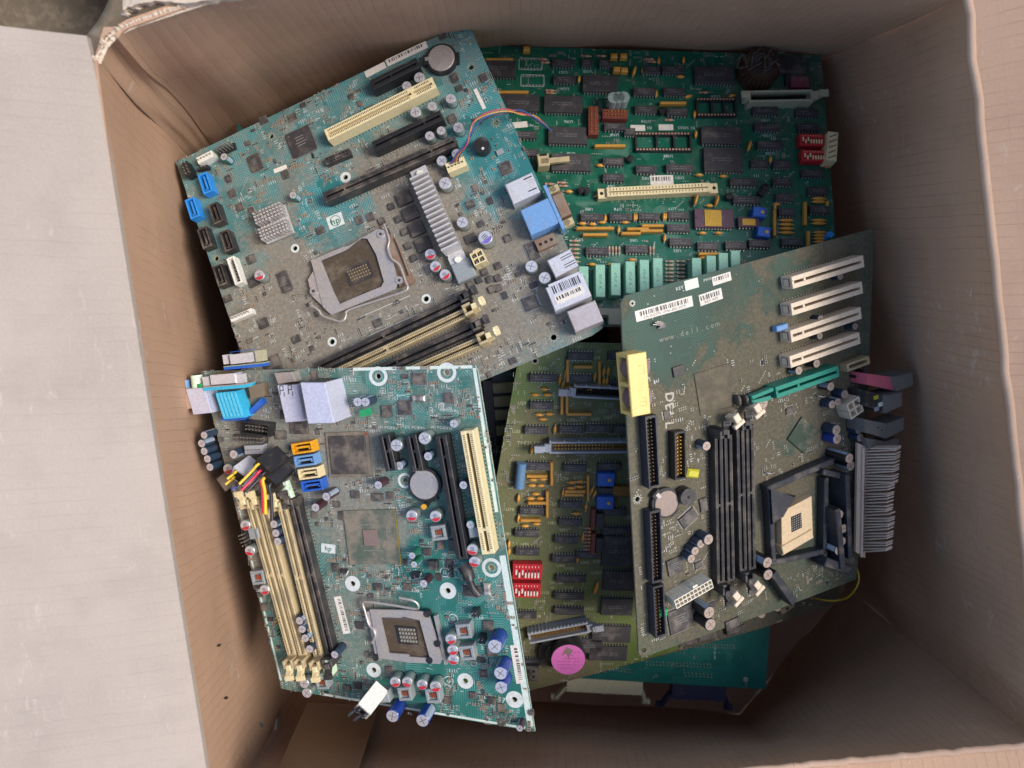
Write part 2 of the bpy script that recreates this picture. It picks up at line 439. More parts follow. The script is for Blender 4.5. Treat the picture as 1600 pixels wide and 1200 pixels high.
def slot(B, p1, p2, col, h=11.0, w_=8.0, gap=1.8, keys=(0.8,), name='expansion_slot', dots=None, pitch=1.27, rail=0.0, label=None, inner=None):
    c, L_, rz = B.seg(p1, p2, h*MM); mb = MB(); H = h*MM; W = w_*MM; g = gap*MM; rw = (W-g)/2
    for s_ in (-1, 1):
        mb.box(0, s_*(g+rw)/2, 0.3*MM, L_, rw, H-0.3*MM, col, ch=0.3*MM)
    mb.box(0, 0, 0.3*MM, L_-2*MM, g*0.99, H*0.35, inner or HOLE)
    for s_ in (-1, 1): mb.box(s_*(L_/2-0.9*MM), 0, 0.3*MM, 1.7*MM, g*0.98, H-0.45*MM, col)
    for k in keys: mb.box((k-0.5)*L_, 0, 0.3*MM, 1.6*MM, g*0.98, H-0.4*MM, col)
    n = int((L_-5*MM)/(pitch*MM)); dm = dots or HOLE
    for i in range(n):
        x = -L_/2+2.8*MM+i*pitch*MM
        if any(abs(x-(k-0.5)*L_) < 2*MM for k in keys): continue
        for s_ in (-1, 1): mb.quad(x, s_*(g/2+rw*0.42), H+0.03*MM, 0.6*MM, rw*0.45, dm)
    o = B.add(name, mb, (c.x, c.y, 0), rz); B.takeseg(c, L_, rz, W*1.3)
    # solder-tail row beside the slot
    for i in range(0, n):
        x = -L_/2+2.8*MM+i*pitch*MM
        for s_ in (-1, 1):
            u = (c.x+x*cos(rz)-s_*(W/2+0.9*MM)*sin(rz), c.y+x*sin(rz)+s_*(W/2+0.9*MM)*cos(rz))
            B.pads.quad(u[0], u[1], 0.05*MM, 0.6*MM, 0.9*MM, SOLDER if i % 2 else HOLE, rz)
    if label: o['label'] = label
    return o, c, L_, rz

def dimm(B, p1, p2, col, latch, ends=(1, 1), h=8.0, label=None):
    o, c, L_, rz = slot(B, p1, p2, col, h, 6.6, 1.6, (0.46,), 'memory_slot', HOLE, 1.27, label=label)
    for k, e in ((-1, ends[0]), (1, ends[1])):
        if not e: continue
        tw = MB()
        for s_ in (-1, 1): tw.box(0, s_*3.0*MM, 0.2*MM, 6*MM, 1.8*MM, 15*MM, col, ch=0.3*MM)
        tw.box(-k*2.2*MM, 0, 0.2*MM, 1.8*MM, 4.2*MM, 12*MM, col)
        B.add('slot_tower', tw, (k*(L_/2+2.5*MM), 0, 0), 0, o)
        la = MB(); la.box(0, 0, 1*MM, 4*MM, 3.8*MM, 15*MM, latch, ch=0.4*MM)
        la.hull8([(-2*MM, -2*MM, 12*MM), (2*MM, -2*MM, 12*MM), (2*MM, 2*MM, 12*MM), (-2*MM, 2*MM, 12*MM),
                  (k*6*MM-1.5*MM, -1.9*MM, 18.5*MM), (k*6*MM+2.5*MM, -1.9*MM, 17*MM), (k*6*MM+2.5*MM, 1.9*MM, 17*MM), (k*6*MM-1.5*MM, 1.9*MM, 18.5*MM)], latch)
        la.box(k*6.5*MM, 0, 16*MM, 3.4*MM, 6.2*MM, 2*MM, latch)
        B.add('latch', la, (k*(L_/2+(4.6 if e < 2 else 7.5))*MM/MM*1 if False else k*(L_/2+(4.6 if e < 2 else 7.5)*MM), 0, 0), 0, o)
    return o

def sata(B, px, py, rz, col, label=None, w_=15.5, d=7.4, h=8.6):
    mb = MB(); W, D, H = w_*MM, d*MM, h*MM; t = 1.3*MM
    for s_ in (-1, 1):
        mb.box(0, s_*(D-t)/2, 0, W, t, H, col, ch=0.2*MM); mb.box(s_*(W-t)/2, 0, 0, t, D-2*t, H, col)
    mb.box(0, 0, 0, W-2*t, D-2*t, H*0.3, HOLE)
    mb.box(0, 0.4*MM, 0, W-4.6*MM, 1.3*MM, H-0.8*MM, col if col is not BLACK else BLACKD)
    mb.box(W/2-2.9*MM, -0.6*MM, 0, 1.0*MM, 2*MM, H-0.8*MM, col)
    for k in range(7): mb.box(-W*0.26+k*W*0.087, -0.35*MM, 0, 0.7*MM, 0.25*MM, H-1*MM, GOLD)
    c = B.L(px, py, H); o = B.add('sata_socket', mb, (c.x, c.y, 0), rz); B.take(c.x, c.y, W*0.55)
    if label: o['label'] = label
    return o

def qfp(B, px, py, a, b=None, rz=0.0, h=1.4, body=EPOXYD, pins=True, name='flat_chip', mark=True):
    b = b or a; mb = MB(); A_, B_ = a*MM, b*MM
    mb.box(0, 0, 0.15*MM, A_, B_, h*MM, body, ch=0.2*MM)
    if pins:
        for L_, W, q in ((A_, B_, 0), (B_, A_, pi/2)):
            n = int(L_/(0.9*MM))
            for i in range(n):
                x = (i-(n-1)/2)*0.86*MM
                for s_ in (-1, 1):
                    y = s_*(W/2+0.7*MM); mb.box(x*cos(q)-y*sin(q), x*sin(q)+y*cos(q), 0.03*MM, 0.4*MM, 1.4*MM, 0.4*MM, PIN, q)
    if mark:
        for k in range(4):
            mb.quad(0, (0.2-0.11*k)*B_, (h+0.18)*MM, A_*rnd.uniform(0.3, 0.55), B_*0.035, GREYINK)
        mb.cyl(-A_*0.38, B_*0.38, (h+0.13)*MM, A_*0.03, 0.05*MM, GREYINK, 8)
    c = B.L(px, py, h*MM); o = B.add(name, mb, (c.x, c.y, 0.03*MM), rz); B.take(c.x, c.y, max(A_, B_)*0.62); return o

def choke(B, px, py, a=10, h=7, rz=0.0, coil=True):
    key = ('choke', a, h, coil)
    if key not in _me:
        mb = MB(); A_, H = a*MM, h*MM
        if coil:
            t = A_*0.2
            for s_ in (-1, 1):
                mb.box(0, s_*(A_-t)/2, 0, A_, t, H, FERR, ch=0.4*MM); mb.box(s_*(A_-t)/2, 0, 0, t, A_-2*t, H, FERR, ch=0.3*MM)
            mb.box(0, 0, 0, A_-2*t, A_-2*t, H*0.75, FERR)
            for k in range(3): mb.box((k-1)*A_*0.13, 0, H*0.75, A_*0.09, A_*0.34, H*0.14, COPPER, 0.12)
        else: mb.box(0, 0, 0, A_, A_, H, FERR, ch=0.6*MM)
        _me[key] = mb.mesh('choke')
    c = B.L(px, py, h*MM); B.take(c.x, c.y, a*MM*0.65); return B.add('choke', _me[key], (c.x, c.y, 0.02*MM), rz)

def coin(B, px, py, rz=0.0, r=10.0, h=5.2, face=None):
    face = face or STEEL
    mb = MB(); mb.cyl(0, 0, 0.3*MM, (r+1.6)*MM, 3.6*MM, BLACK, 32)
    mb.box(0, (r+1)*MM, 0.3*MM, 7*MM, 5*MM, 4.6*MM, BLACK, ch=0.3*MM); mb.box(0, -(r+1)*MM, 0.3*MM, 8*MM, 4*MM, 3*MM, BLACK)
    c = B.L(px, py, h*MM); o = B.add('battery_holder', mb, (c.x, c.y, 0), rz); B.take(c.x, c.y, (r+3)*MM)
    d = MB(); d.cyl(0, 0, 2*MM, r*MM, (h-2.4)*MM, face, 40, r2=r*MM); d.cyl(0, 0, (h-0.4)*MM, r*MM, 0.4*MM, face, 40, r2=(r-0.4)*MM)
    B.add('coin_battery', d, (0, 0, 0), 0, o)
    t = MB(); t.box(0, r*MM, (h-0.1)*MM, 2.6*MM, 4*MM, 0.4*MM, STEEL); t.box(0, (r+1.8)*MM, 3.8*MM, 2.6*MM, 0.5*MM, 1.6*MM, STEEL)
    B.add('battery_clip', t, (0, 0, 0), 0, o); return o

def header(B, p1, p2, rows=2, h=8.5, body=BLACK, pin=PIN, shroud=False, name='pin_header', w_=None, bar=0.25):
    c, L_, rz = B.seg(p1, p2, h*MM); mb = MB(); n = max(2, int(L_/(2.54*MM))); W = (w_ or rows*2.54+(4 if shroud else 0))*MM; H = h*MM
    if shroud:
        t = 1.2*MM
        for s_ in (-1, 1):
            mb.box(0, s_*(W-t)/2, 0, L_+3*MM, t, H, body, ch=0.2*MM); mb.box(s_*(L_+3*MM-t)/2, 0, 0, t, W-2*t, H, body)
        mb.box(0, 0, 0, L_+1*MM, W-2*t, H*0.3, BROWNHOLE if pin is GOLD else HOLE)
    else: mb.box(0, 0, 0, L_, W, H*bar, body)
    for i in range(n):
        for r in range(rows):
            mb.box((i-(n-1)/2)*2.54*MM*min(1, L_/(n*2.54*MM)), (r-(rows-1)/2)*2.54*MM, 0.2*MM, 0.7*MM, 0.7*MM, H*(0.8 if shroud else 1)-0.2*MM, pin)
    B.takeseg(c, L_, rz, W); return B.add(name, mb, (c.x, c.y, 0), rz)

def ribbon(B, p1, p2, col=GREYP, pin=GOLD, levers=(1, 1), h=10.0, ribs=5, name='ribbon_header', flip=1, notch=True):
    """long shrouded header with eject levers"""
    c, L_, rz = B.seg(p1, p2, h*MM); mb = MB(); W = 9.5*MM; t = 1.5*MM; H = h*MM
    for s_ in (-1, 1): mb.box(0, s_*(W-t)/2, 0, L_, t, H, col, ch=0.3*MM)
    for k in range(ribs+1): mb.box((k/ribs-0.5)*(L_-t), flip*(W/2+0.5*MM), 0, 1*MM, 1*MM, H*0.97, col)
    for s_ in (-1, 1): mb.box(s_*(L_/2-t/2), 0, 0, t, W-2*t, H*0.6, col)
    mb.box(0, 0, 0, L_-2*t, W-2*t, H*0.35, BROWNHOLE if pin is GOLD else HOLE)
    n = int((L_-6*MM)/(2.54*MM))
    for i in range(n):
        for r in (-1, 1): mb.box((i-(n-1)/2)*2.54*MM, r*1.4*MM, 0.1*MM, 0.75*MM, 0.75*MM, H*0.8, pin)
    o = B.add(name, mb, (c.x, c.y, 0), rz); B.takeseg(c, L_+16*MM, rz, W)
    for k, e in ((-1, levers[0]), (1, levers[1])):
        if not e: continue
        lv = MB(); x0 = k*L_/2; a = e if isinstance(e, float) else 1.0
        lv.hull8([(x0-3*MM, -2*MM, 3*MM), (x0+3*MM, -2*MM, 3*MM), (x0+3*MM, 2*MM, 3*MM), (x0-3*MM, 2*MM, 3*MM),
                  (x0+k*6*MM*a-3*MM, -2*MM, 14*MM), (x0+k*6*MM*a+3*MM, -2*MM, 12.5*MM), (x0+k*6*MM*a+3*MM, 2*MM, 12.5*MM), (x0+k*6*MM*a-3*MM, 2*MM, 14*MM)], col)
        lv.box(x0+k*8*MM*a, 0, 12*MM, 7*MM, 5.4*MM, 2.4*MM, col, ch=0.3*MM); lv.box(x0+k*1*MM, 0, 8*MM, 5*MM, 6.4*MM, 3*MM, col)
        B.add('eject_lever', lv, (0, 0, 0), 0, o)
    return o

def sip(B, px, py, Lp, vert=False, col=ORANGE, h=5.0):
    d = (0, Lp/2) if vert else (Lp/2, 0); c, L_, rz = B.seg((px-d[0], py-d[1]), (px+d[0], py+d[1]), h*MM); L_ = round(L_/MM)*MM
    key = ('sip', L_, col.name)
    if key not in _me:
        mb = MB(); mb.box(0, 0, 0.8*MM, L_, 2.3*MM, (h-0.8)*MM, col, ch=0.5*MM)
        for i in range(int(L_/(2.54*MM))): mb.box(-L_/2+1.4*MM+i*2.54*MM, 0, 0, 0.7*MM, 0.5*MM, 1*MM, PIN)
        _me[key] = mb.mesh('resistor_network')
    B.takeseg(c, L_, rz, 3*MM); return B.add('resistor_network', _me[key], (c.x, c.y, 0), rz)

def bead(B, px, py, rz=0.0, L_=6.0, col=TANTAL, h=3.6, name='ceramic_capacitor'):
    """small epoxy-dipped capacitor lying on two leads"""
    key = ('bead', L_, col.name, h)
    if key not in _me:
        mb = MB(); n = 10
        for k in range(n):
            pass
        vs = []; seg = 10
        rings = [(-0.5, 0.05), (-0.42, 0.6), (-0.22, 0.95), (0, 1), (0.22, 0.95), (0.42, 0.6), (0.5, 0.05)]
        for t, r in rings:
            for i in range(seg):
                a = 2*pi*i/seg; vs.append((t*L_*MM, r*1.35*MM*cos(a), h*MM*0.5+r*h*0.5*MM*sin(a)))
        fs = [(i*seg+k, i*seg+(k+1) % seg, (i+1)*seg+(k+1) % seg, (i+1)*seg+k) for i in range(len(rings)-1) for k in range(seg)]
        mb.add(vs, [f[::-1] for f in fs], col, True)
        for s_ in (-1, 1): mb.box(s_*(L_*0.5+0.6)*MM, 0, 0, 0.5*MM, 0.5*MM, h*0.5*MM, PIN); mb.box(s_*(L_*0.5)*MM, 0, h*0.45*MM, 1.6*MM, 0.5*MM, 0.4*MM, PIN)
        _me[key] = mb.mesh(name)
    c = B.L(px, py, h*MM); B.take(c.x, c.y, L_*0.45*MM); return B.add(name, _me[key], (c.x, c.y, 0), rz)

def resistor(B, px, py, rz=0.0, L_=6.0, col=RES):
    key = ('res', L_, col.name)
    if key not in _me:
        mb = MB(); r = 1.0*MM
        mb.tube([(-L_/2*MM, 0, r), (-L_/2*MM+0.4*MM, 0, r), (L_/2*MM-0.4*MM, 0, r), (L_/2*MM, 0, r)], r, col, 8)
        for x, m_ in ((-1.6, BROWN), (-0.7, BLACK), (0.3, REDINK), (1.6, GOLD)): mb.tube([((x-0.25)*MM, 0, r), ((x+0.25)*MM, 0, r)], r*1.04, m_, 8)
        mb.tube([(-(L_/2+2)*MM, 0, 0), (-(L_/2+1.5)*MM, 0, r), ((L_/2+1.5)*MM, 0, r), ((L_/2+2)*MM, 0, 0)], 0.25*MM, PIN, 5)
        _me[key] = mb.mesh('resistor')
    c = B.L(px, py, 1.5*MM); B.take(c.x, c.y, L_*0.4*MM); return B.add('resistor', _me[key], (c.x, c.y, 0), rz)

def dipsw(B, px, py, Lp, Wp, n=8, rz=0.0, sw=PAPER):
    H = 8*MM; c = B.L(px, py, H); L_ = (B.L(px-Lp/2, py, H)-B.L(px+Lp/2, py, H)).length; W = (B.L(px, py-Wp/2, H)-B.L(px, py+Wp/2, H)).length
    mb = MB(); mb.box(0, 0, 2*MM, L_, W, H-2*MM, RED, ch=0.3*MM); mb.box(0, 0, 0.2*MM, L_*0.98, W*0.96, 1.8*MM, BROWN)
    o = B.add('dip_switch', mb, (c.x, c.y, 0), rz); B.takeseg(c, L_, rz, W)
    s = MB()
    for i in range(n):
        x = (i-(n-1)/2)*L_*0.86/n
        s.box(x, -0.1*W, H, L_*0.045, W*0.5, 0.1*MM, HOLE); s.box(x, -0.1*W+(0.1*W if i in (0, 2) else -0.08*W), H, L_*0.05, W*0.32, 0.9*MM, sw)
        s.quad(x, 0.33*W, H+0.05*MM, L_*0.02, W*0.12, sw)
    B.add('switch_levers', s, (0, 0, 0), 0, o); return o

def pot(B, px, py, col=BLUE, a=9.5, h=8, rz=0.0):
    mb = MB(); mb.box(0, 0, 0.3*MM, a*MM, a*0.8*MM, h*MM, col, ch=0.5*MM); mb.cyl(a*0.2*MM, 0, (h+0.3)*MM, 1.3*MM, 0.4*MM, GOLD, 12)
    c = B.L(px, py, h*MM); B.take(c.x, c.y, a*0.6*MM); return B.add('trimmer', mb, (c.x, c.y, 0), rz)

def label_on(B, p1, p2, wmm, h, mt=PAPER, code=None, name='barcode_label', under=None, parent=None, flip=False):
    c, L_, rz = B.seg(p1, p2, h*MM); mb = MB(); W = wmm*MM; z = h*MM
    if flip: rz += pi
    mb.box(0, 0, z, L_, W, 0.12*MM, mt)
    r = random.Random(int(p1[0]*13+p1[1])); x = -L_*0.42; zz = z+0.16*MM
    if code is not None:
        while x < L_*0.42:
            wd = r.choice((0.35, 0.35, 0.6, 0.9))*MM; mb.quad(x, W*0.14, zz, wd, W*0.42, INK); x += wd+r.choice((0.4, 0.6, 1.0))*MM
        if code: text(mb, code, 0, -W*0.27, zz, W*0.34, INK)
    B.takeseg(c, L_, rz, W); return B.add(name, mb, (c.x, c.y, 0), rz, parent)

def shield(B, px, py, a, b, h, rz=0.0, col=SHIELD, name='port_housing', slots=(), ch=0.6, z=0.0):
    """metal can: top face a x b mm; slots = (x, y, sx, sy) dark pressed tabs on top"""
    mb = MB(); mb.box(0, 0, 0.1*MM, a*MM, b*MM, h*MM, col, ch=ch*MM)
    for x, y, sx, sy in slots: mb.box(x*MM, y*MM, h*MM+0.1*MM, sx*MM, sy*MM, 0.08*MM, HOLE)
    c = B.L(px, py, h*MM); B.take(c.x, c.y, max(a, b)*0.55*MM); return B.add(name, mb, (c.x, c.y, z), rz)

def scatter(B, n, region=None, chips=0.04, seed=1, dens=1.0, avoid=1.0):
    """tiny surface-mounted parts, pads and ink marks between the big parts"""
    r = random.Random(seed); xs = [p[0] for p in B.poly]; ys = [p[1] for p in B.poly]
    poly = B.poly if region is None else [tuple(B.L(*q)) for q in region]
    xs = [p[0] for p in poly]; ys = [p[1] for p in poly]; done = 0; tries = 0
    CAPB = mat('chip_capacitor', srgb(150, 122, 92), 0.5, dust=0.3); RB = mat('chip_resistor', srgb(44, 42, 42), 0.5, dust=0.35)
    while done < n and tries < n*12:
        tries += 1
        x, y = r.uniform(min(xs), max(xs)), r.uniform(min(ys), max(ys))
        if not inside((x, y), poly) or not inside((x, y), B.poly): continue
        if noise.noise(Vector((x*45+seed, y*45, 0))) < -0.12: continue
        if not B.free(x, y, 1.3*MM): continue
        rz = r.choice((0, pi/2)); k = r.random(); c_, s_ = cos(rz), sin(rz)
        m = r.choice((1, 1, 2, 3, 4))
        for j in range(m):
            u, v = x-s_*j*1.7*MM, y+c_*j*1.7*MM
            if not inside((u, v), B.poly) or not B.free(u, v, 0.8*MM): continue
            if k < 0.35:
                B.smd.box(u, v, 0.03*MM, 1.0*MM, 0.9*MM, 0.6*MM, CAPB if k < 0.2 else RB, rz)
                for s2 in (-1, 1): B.smd.box(u+s2*0.75*MM*c_, v+s2*0.75*MM*s_, 0.02*MM, 0.5*MM, 1.0*MM, 0.62*MM, SOLDER, rz)
            elif k < 0.6:
                for s2 in (-1, 1): B.pads.quad(u+s2*0.8*MM*c_, v+s2*0.8*MM*s_, 0.05*MM, 0.7*MM, 0.9*MM, SOLDER, rz)
            elif k < 0.8: B.silk.quad(u, v, 0.06*MM, r.uniform(1.2, 3.2)*MM, 0.35*MM, WHITE_INK, rz)
            elif k < 0.86 and j == 0: text(B.silk, r.choice('CRUQ')+str(r.randint(1, 99)), u, v, 0.06*MM, 1.9*MM, WHITE_INK, rz)
            elif j == 0 and k > 1-chips:
                a, b = r.choice(((3, 4), (4, 5), (5, 6), (2.2, 2.2), (3, 1.6)))
                if not B.free(u, v, 3.5*MM): continue
                B.smd.box(u, v, 0.1*MM, a*MM, b*MM, 1.1*MM, EPOXYD, rz, ch=0.15*MM)
                for q_ in range(int(b)):
                    for s2 in (-1, 1):
                        uu, vv = s2*(a/2+0.5)*MM, (q_-(int(b)-1)/2)*1.0*MM
                        B.smd.box(u+uu*c_-vv*s_, v+uu*s_+vv*c_, 0.03*MM, 1.0*MM, 0.45*MM, 0.35*MM, PIN, rz)
                B.take(u, v, max(a, b)*0.6*MM)
            elif j == 0:
                a = r.uniform(2, 6)*MM
                for s2 in (-1, 1):
                    B.silk.quad(u+s2*a*c_*0.5, v+s2*a*s_*0.5, 0.06*MM, 0.22*MM, a*0.7, WHITE_INK, rz)
        done += 1
def vias(B, n, seed=3, region=None):
    r = random.Random(seed); poly = B.poly if region is None else [tuple(B.L(*q)) for q in region]
    xs = [p[0] for p in poly]; ys = [p[1] for p in poly]
    for _ in range(n):
        x, y = r.uniform(min(xs), max(xs)), r.uniform(min(ys), max(ys)); k = r.randint(1, 6); d = r.choice(((1.8, 0), (0, 1.8), (1.3, 1.3)))
        for i in range(k):
            u, v = x+d[0]*i*MM, y+d[1]*i*MM
            if inside((u, v), B.poly) and inside((u, v), poly) and B.free(u, v, 0.6*MM): B.pads.cyl(u, v, 0.0, 0.55*MM, 0.12*MM, SOLDER, 7)
def finish(B):
    for nm, mb in (('silkscreen_print', B.silk), ('solder_pads', B.pads), ('surface_mount_parts', B.smd)):
        if mb.v:
            o = B.add(nm, mb)
            o['kind'] = 'stuff'

# ------------------------------------------------------------------ the cardboard box
RIM, BOT = 0.36, 0.02
def card_mat(name, col=(0.475, 0.298, 0.192), lines=True, pitch=0.0068, worn=0.55, wear_v=None, line_s=0.62):
    q = N(name); uv = q.n('ShaderNodeTexCoord').outputs['UV']; U, V, _ = q.sep(uv); p = q.pos()
    wob = q.noise(p, 14, 3)
    u = q.math('ADD', U, q.math('MULTIPLY', q.math('SUBTRACT', wob, 0.5), 0.006))
    fu = q.math('ABSOLUTE', q.math('SUBTRACT', q.math('FRACT', q.math('DIVIDE', u, pitch)), 0.5))
    ln = q.ramp(fu, 0.44, 0.5)
    fv = q.math('ABSOLUTE', q.math('SUBTRACT', q.math('FRACT', q.math('DIVIDE', V, pitch*1.9)), 0.5))
    ln2 = q.math('MULTIPLY', q.ramp(fv, 0.46, 0.5), 0.35)
    n1 = q.noise(p, 35, 5, 0.6); n2 = q.noise(p, 900, 3, 0.7); n3 = q.noise(p, 7, 3)
    msk = q.ramp(q.noise(p, 22, 4), 0.32, 0.62)
    lf = q.math('MULTIPLY', q.math('MAXIMUM', ln, ln2), q.math('MULTIPLY', msk, line_s))
    dark = tuple(c*0.55 for c in col)
    c = q.mix(q.ramp(n3, 0.3, 0.7), tuple(a*0.93 for a in col), tuple(a*1.08 for a in col))
    c = q.mix(q.math('MULTIPLY', q.ramp(n2, 0.25, 0.8), 0.28), c, tuple(min(1, a*1.5) for a in col))
    c = q.mix(q.math('MULTIPLY', q.ramp(n1, 0.45, 0.75), 0.16), c, dark)
    c = q.mix(lf, c, dark)
    # scuffs: thin pale scratches in patches
    s = q.n('ShaderNodeMapping'); q.l(p, s.inputs[0]); s.inputs['Scale'].default_value = (1, 0.28, 0.5); s.inputs['Rotation'].default_value = (0.3, 0.2, 0.7)
    sc_ = q.ramp(q.noise(s.outputs[0], 190, 6, 0.75, 1.5), 0.56, 0.66)
    sc_ = q.math('MULTIPLY', sc_, q.ramp(q.noise(p, 17, 3), 0.50, 0.62))
    c = q.mix(q.math('MULTIPLY', sc_, worn), c, (0.62, 0.52, 0.44))
    h = q.math('ADD', q.math('MULTIPLY', q.math('COSINE', q.math('MULTIPLY', u, 2*pi/pitch)), 0.07), q.math('ADD', q.math('MULTIPLY', n2, 0.1), q.math('MULTIPLY', n1, 0.6)))
    q.bump(h, 0.0011, 0.6)
    return q.out(c, 0.78, 0.0, 0.3)
CARD = card_mat('cardboard')
CARD_LIT = card_mat('cardboard_lit_flap', (0.365, 0.305, 0.252), line_s=0.2, worn=0.3, pitch=0.0078)  # same cardboard as CARD; the left flap's paler light is put into the colour
CARDE = card_mat('cardboard_worn_fold', (0.46, 0.31, 0.215), line_s=0.1)
FIBRE = card_mat('torn_paper_fibre', (0.62, 0.50, 0.38), line_s=0.0)

box = bpy.data.objects.new('cardboard_box', None); C.objects.link(box)
tag(box, 'open brown cardboard box with spread flaps and a torn top left corner', 'box')

def panel(name, rows, nu=24, nv=16, bulge=0.0, m=CARD, thick=0.0045, wob=0.0, fold=None, seed=0, inward=None, hook=None):
    """rows = two polylines (same count) from rim to far edge; a thick, slightly buckled sheet"""
    a, b = rows; k = len(a)-1; gv = []; uv = []
    la = [0]
    for i in range(k): la.append(la[-1]+(a[i+1]-a[i]).length)
    H = (a[0]-b[0]).length
    for j in range(nv+1):
        t = j/nv
        for i in range(nu+1):
            s = i/nu*k; q_ = min(int(s), k-1); f_ = s-q_
            pa = a[q_].lerp(a[q_+1], f_); pb = b[q_].lerp(b[q_+1], f_); p = pa.lerp(pb, t)
            nn = inward; d = 0.0
            if wob: d += min(1, t*3.5)*wob*(noise.noise(Vector((i/nu*6+seed, t*3, seed)))+0.5*noise.noise(Vector((i/nu*15, t*2+seed, 3))))
            d -= bulge*sin(pi*i/nu)*(1-0.3*t)
            if hook: d += hook(i/nu, t)
            gv.append(p+nn*d); uv.append((la[q_]+(la[q_+1]-la[q_])*f_, t*H))
    n = len(gv); W = nu+1
    vs = [tuple(v) for v in gv]+[tuple(v-inward*thick) for v in gv]; fs = []
    for j in range(nv):
        for i in range(nu):
            o = j*W+i; fs += [(o, o+1, o+W+1, o+W), (n+o, n+o+W, n+o+W+1, n+o+1)]
    for i in range(nu): fs += [(i+1, i, n+i, n+i+1), (nv*W+i, nv*W+i+1, n+nv*W+i+1, n+nv*W+i)]
    for j in range(nv): fs += [(j*W, (j+1)*W, n+(j+1)*W, n+j*W), ((j+1)*W+nu, j*W+nu, n+j*W+nu, n+(j+1)*W+nu)]
    me = bpy.data.meshes.new(name); me.from_pydata(vs, [], fs); me.materials.append(m)
    ul = me.uv_layers.new(name='UVMap'); vi = [0]*len(me.loops); me.loops.foreach_get('vertex_index', vi)
    for q_, v in enumerate(vi): ul.data[q_].uv = uv[v % n]
    me.polygons.foreach_set('use_smooth', [True]*len(me.polygons)); me.update()
    o = link(name, me, box); md = o.modifiers.new('n', 'EDGE_SPLIT'); md.split_angle = radians(40)
    return o

rim = {k: PH(*v, RIM) for k, v in dict(ul=(152, 94), ul2=(182, 50), tb=(330, -2), tc=(800, -70), ur=(1512, -6), lr=(1634, 1163), lm=(1240, 1198), ll=(338, 1290)).items()}
bot = {k: PH(*v, -0.02) for k, v in dict(ul=(345, 300), ul2=(372, 272), tb=(530, 205), tc=(800, 128), ur=(1190, 130), lr=(1300, 905), lm=(1150, 1110), ll=(470, 1060)).items()}
bot = {k: rim[k].lerp(v, 0.34/0.38) for k, v in bot.items()}
# left, top, right and bottom walls (as seen from above)
panel('side_wall', ([rim['ll'], rim['ul']], [bot['ll'], bot['ul']]), 40, 24, 0.004, wob=0.004, inward=Vector((1, 0, 0.1)).normalized(), seed=1)
panel('side_wall', ([rim['ul'], rim['ul2'], rim['tb'], rim['tc'], rim['ur']], [bot['ul'], bot['ul2'], bot['tb'], bot['tc'], bot['ur']]), 64, 24, 0.0, wob=0.006, inward=Vector((0.15, -1, 0.1)).normalized(), seed=2,
      hook=lambda s, t: -0.006*max(0, 1-abs(s-0.12)/0.1)*(1-t)+0.0035*max(0, 1-abs(s-0.25)/0.02)*(1-t))
panel('side_wall', ([rim['ur'], rim['lr']], [bot['ur'], bot['lr']]), 40, 24, 0.0, wob=0.006, inward=Vector((-1, 0, 0.1)).normalized(), seed=3,
      hook=lambda s, t: 0.005*max(0, 1-abs(s-0.93)/0.03)-0.003*max(0, 1-abs(s-0.12)/0.04))
panel('side_wall', ([rim['lr'], rim['lm'], rim['ll']], [bot['lr'], bot['lm'], bot['ll']]), 40, 24, 0.0, wob=0.005, inward=Vector((0, 1, 0.1)).normalized(), seed=4)
panel('bottom_panel', ([bot['ul'], bot['tc'], bot['ur']], [bot['ll'], bot['lm'], bot['lr']]), 8, 8, 0.0, inward=Vector((0, 0, 1)))
# flaps
zl = Vector((0, 0, 1))
def off(v, dx, dy, dz): return v+Vector((dx, dy, dz))
fl = panel('flap', ([off(rim['ll'], -.0005, 0, 0), PH(141, 60, RIM)], [off(rim['ll'], -.30, -.02, .035), PH(-640, -35, RIM+.035)]), 60, 50, 0.0, CARD_LIT, wob=0.0025, inward=zl, seed=5,
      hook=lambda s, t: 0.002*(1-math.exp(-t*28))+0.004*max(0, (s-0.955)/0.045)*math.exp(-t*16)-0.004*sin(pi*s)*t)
panel('flap', ([off(rim['ur'], .0005, 0, 0), off(rim['lr'], .0005, 0, 0)], [off(rim['ur'], .22, .03, .11), off(rim['lr'], .22, -.03, .11)]), 40, 12, 0.0, CARD, wob=0.003, inward=zl, seed=6)
panel('flap', ([off(rim['lr'], 0, -.0005, 0), off(rim['ll'], 0, -.0005, 0)], [off(rim['lr'], .02, -.2, .08), off(rim['ll'], -.02, -.2, .08)]), 40, 12, 0.0, CARD, wob=0.004, inward=zl, seed=7)
# worn fold lines along the rims
def fold(a, b, r, seed, side=0.0):
    mb = MB(); pts = []
    for i in range(41):
        p = a.lerp(b, i/40); pts.append(p+Vector((noise.noise(Vector((i*.5, seed, 0)))*.0022, noise.noise(Vector((i*.5, seed, 4)))*.0016, -r*0.35)))
    mb.tube(pts, r, CARDE, 10); mb.mesh; o = link('fold_crease', mb.mesh('fold_crease'), box); return o
fold(rim['ur'], rim['lr'], 0.0025, 1); fold(rim['lr'], rim['lm'], 0.0022, 2); fold(rim['lm'], rim['ll'], 0.0022, 2) 

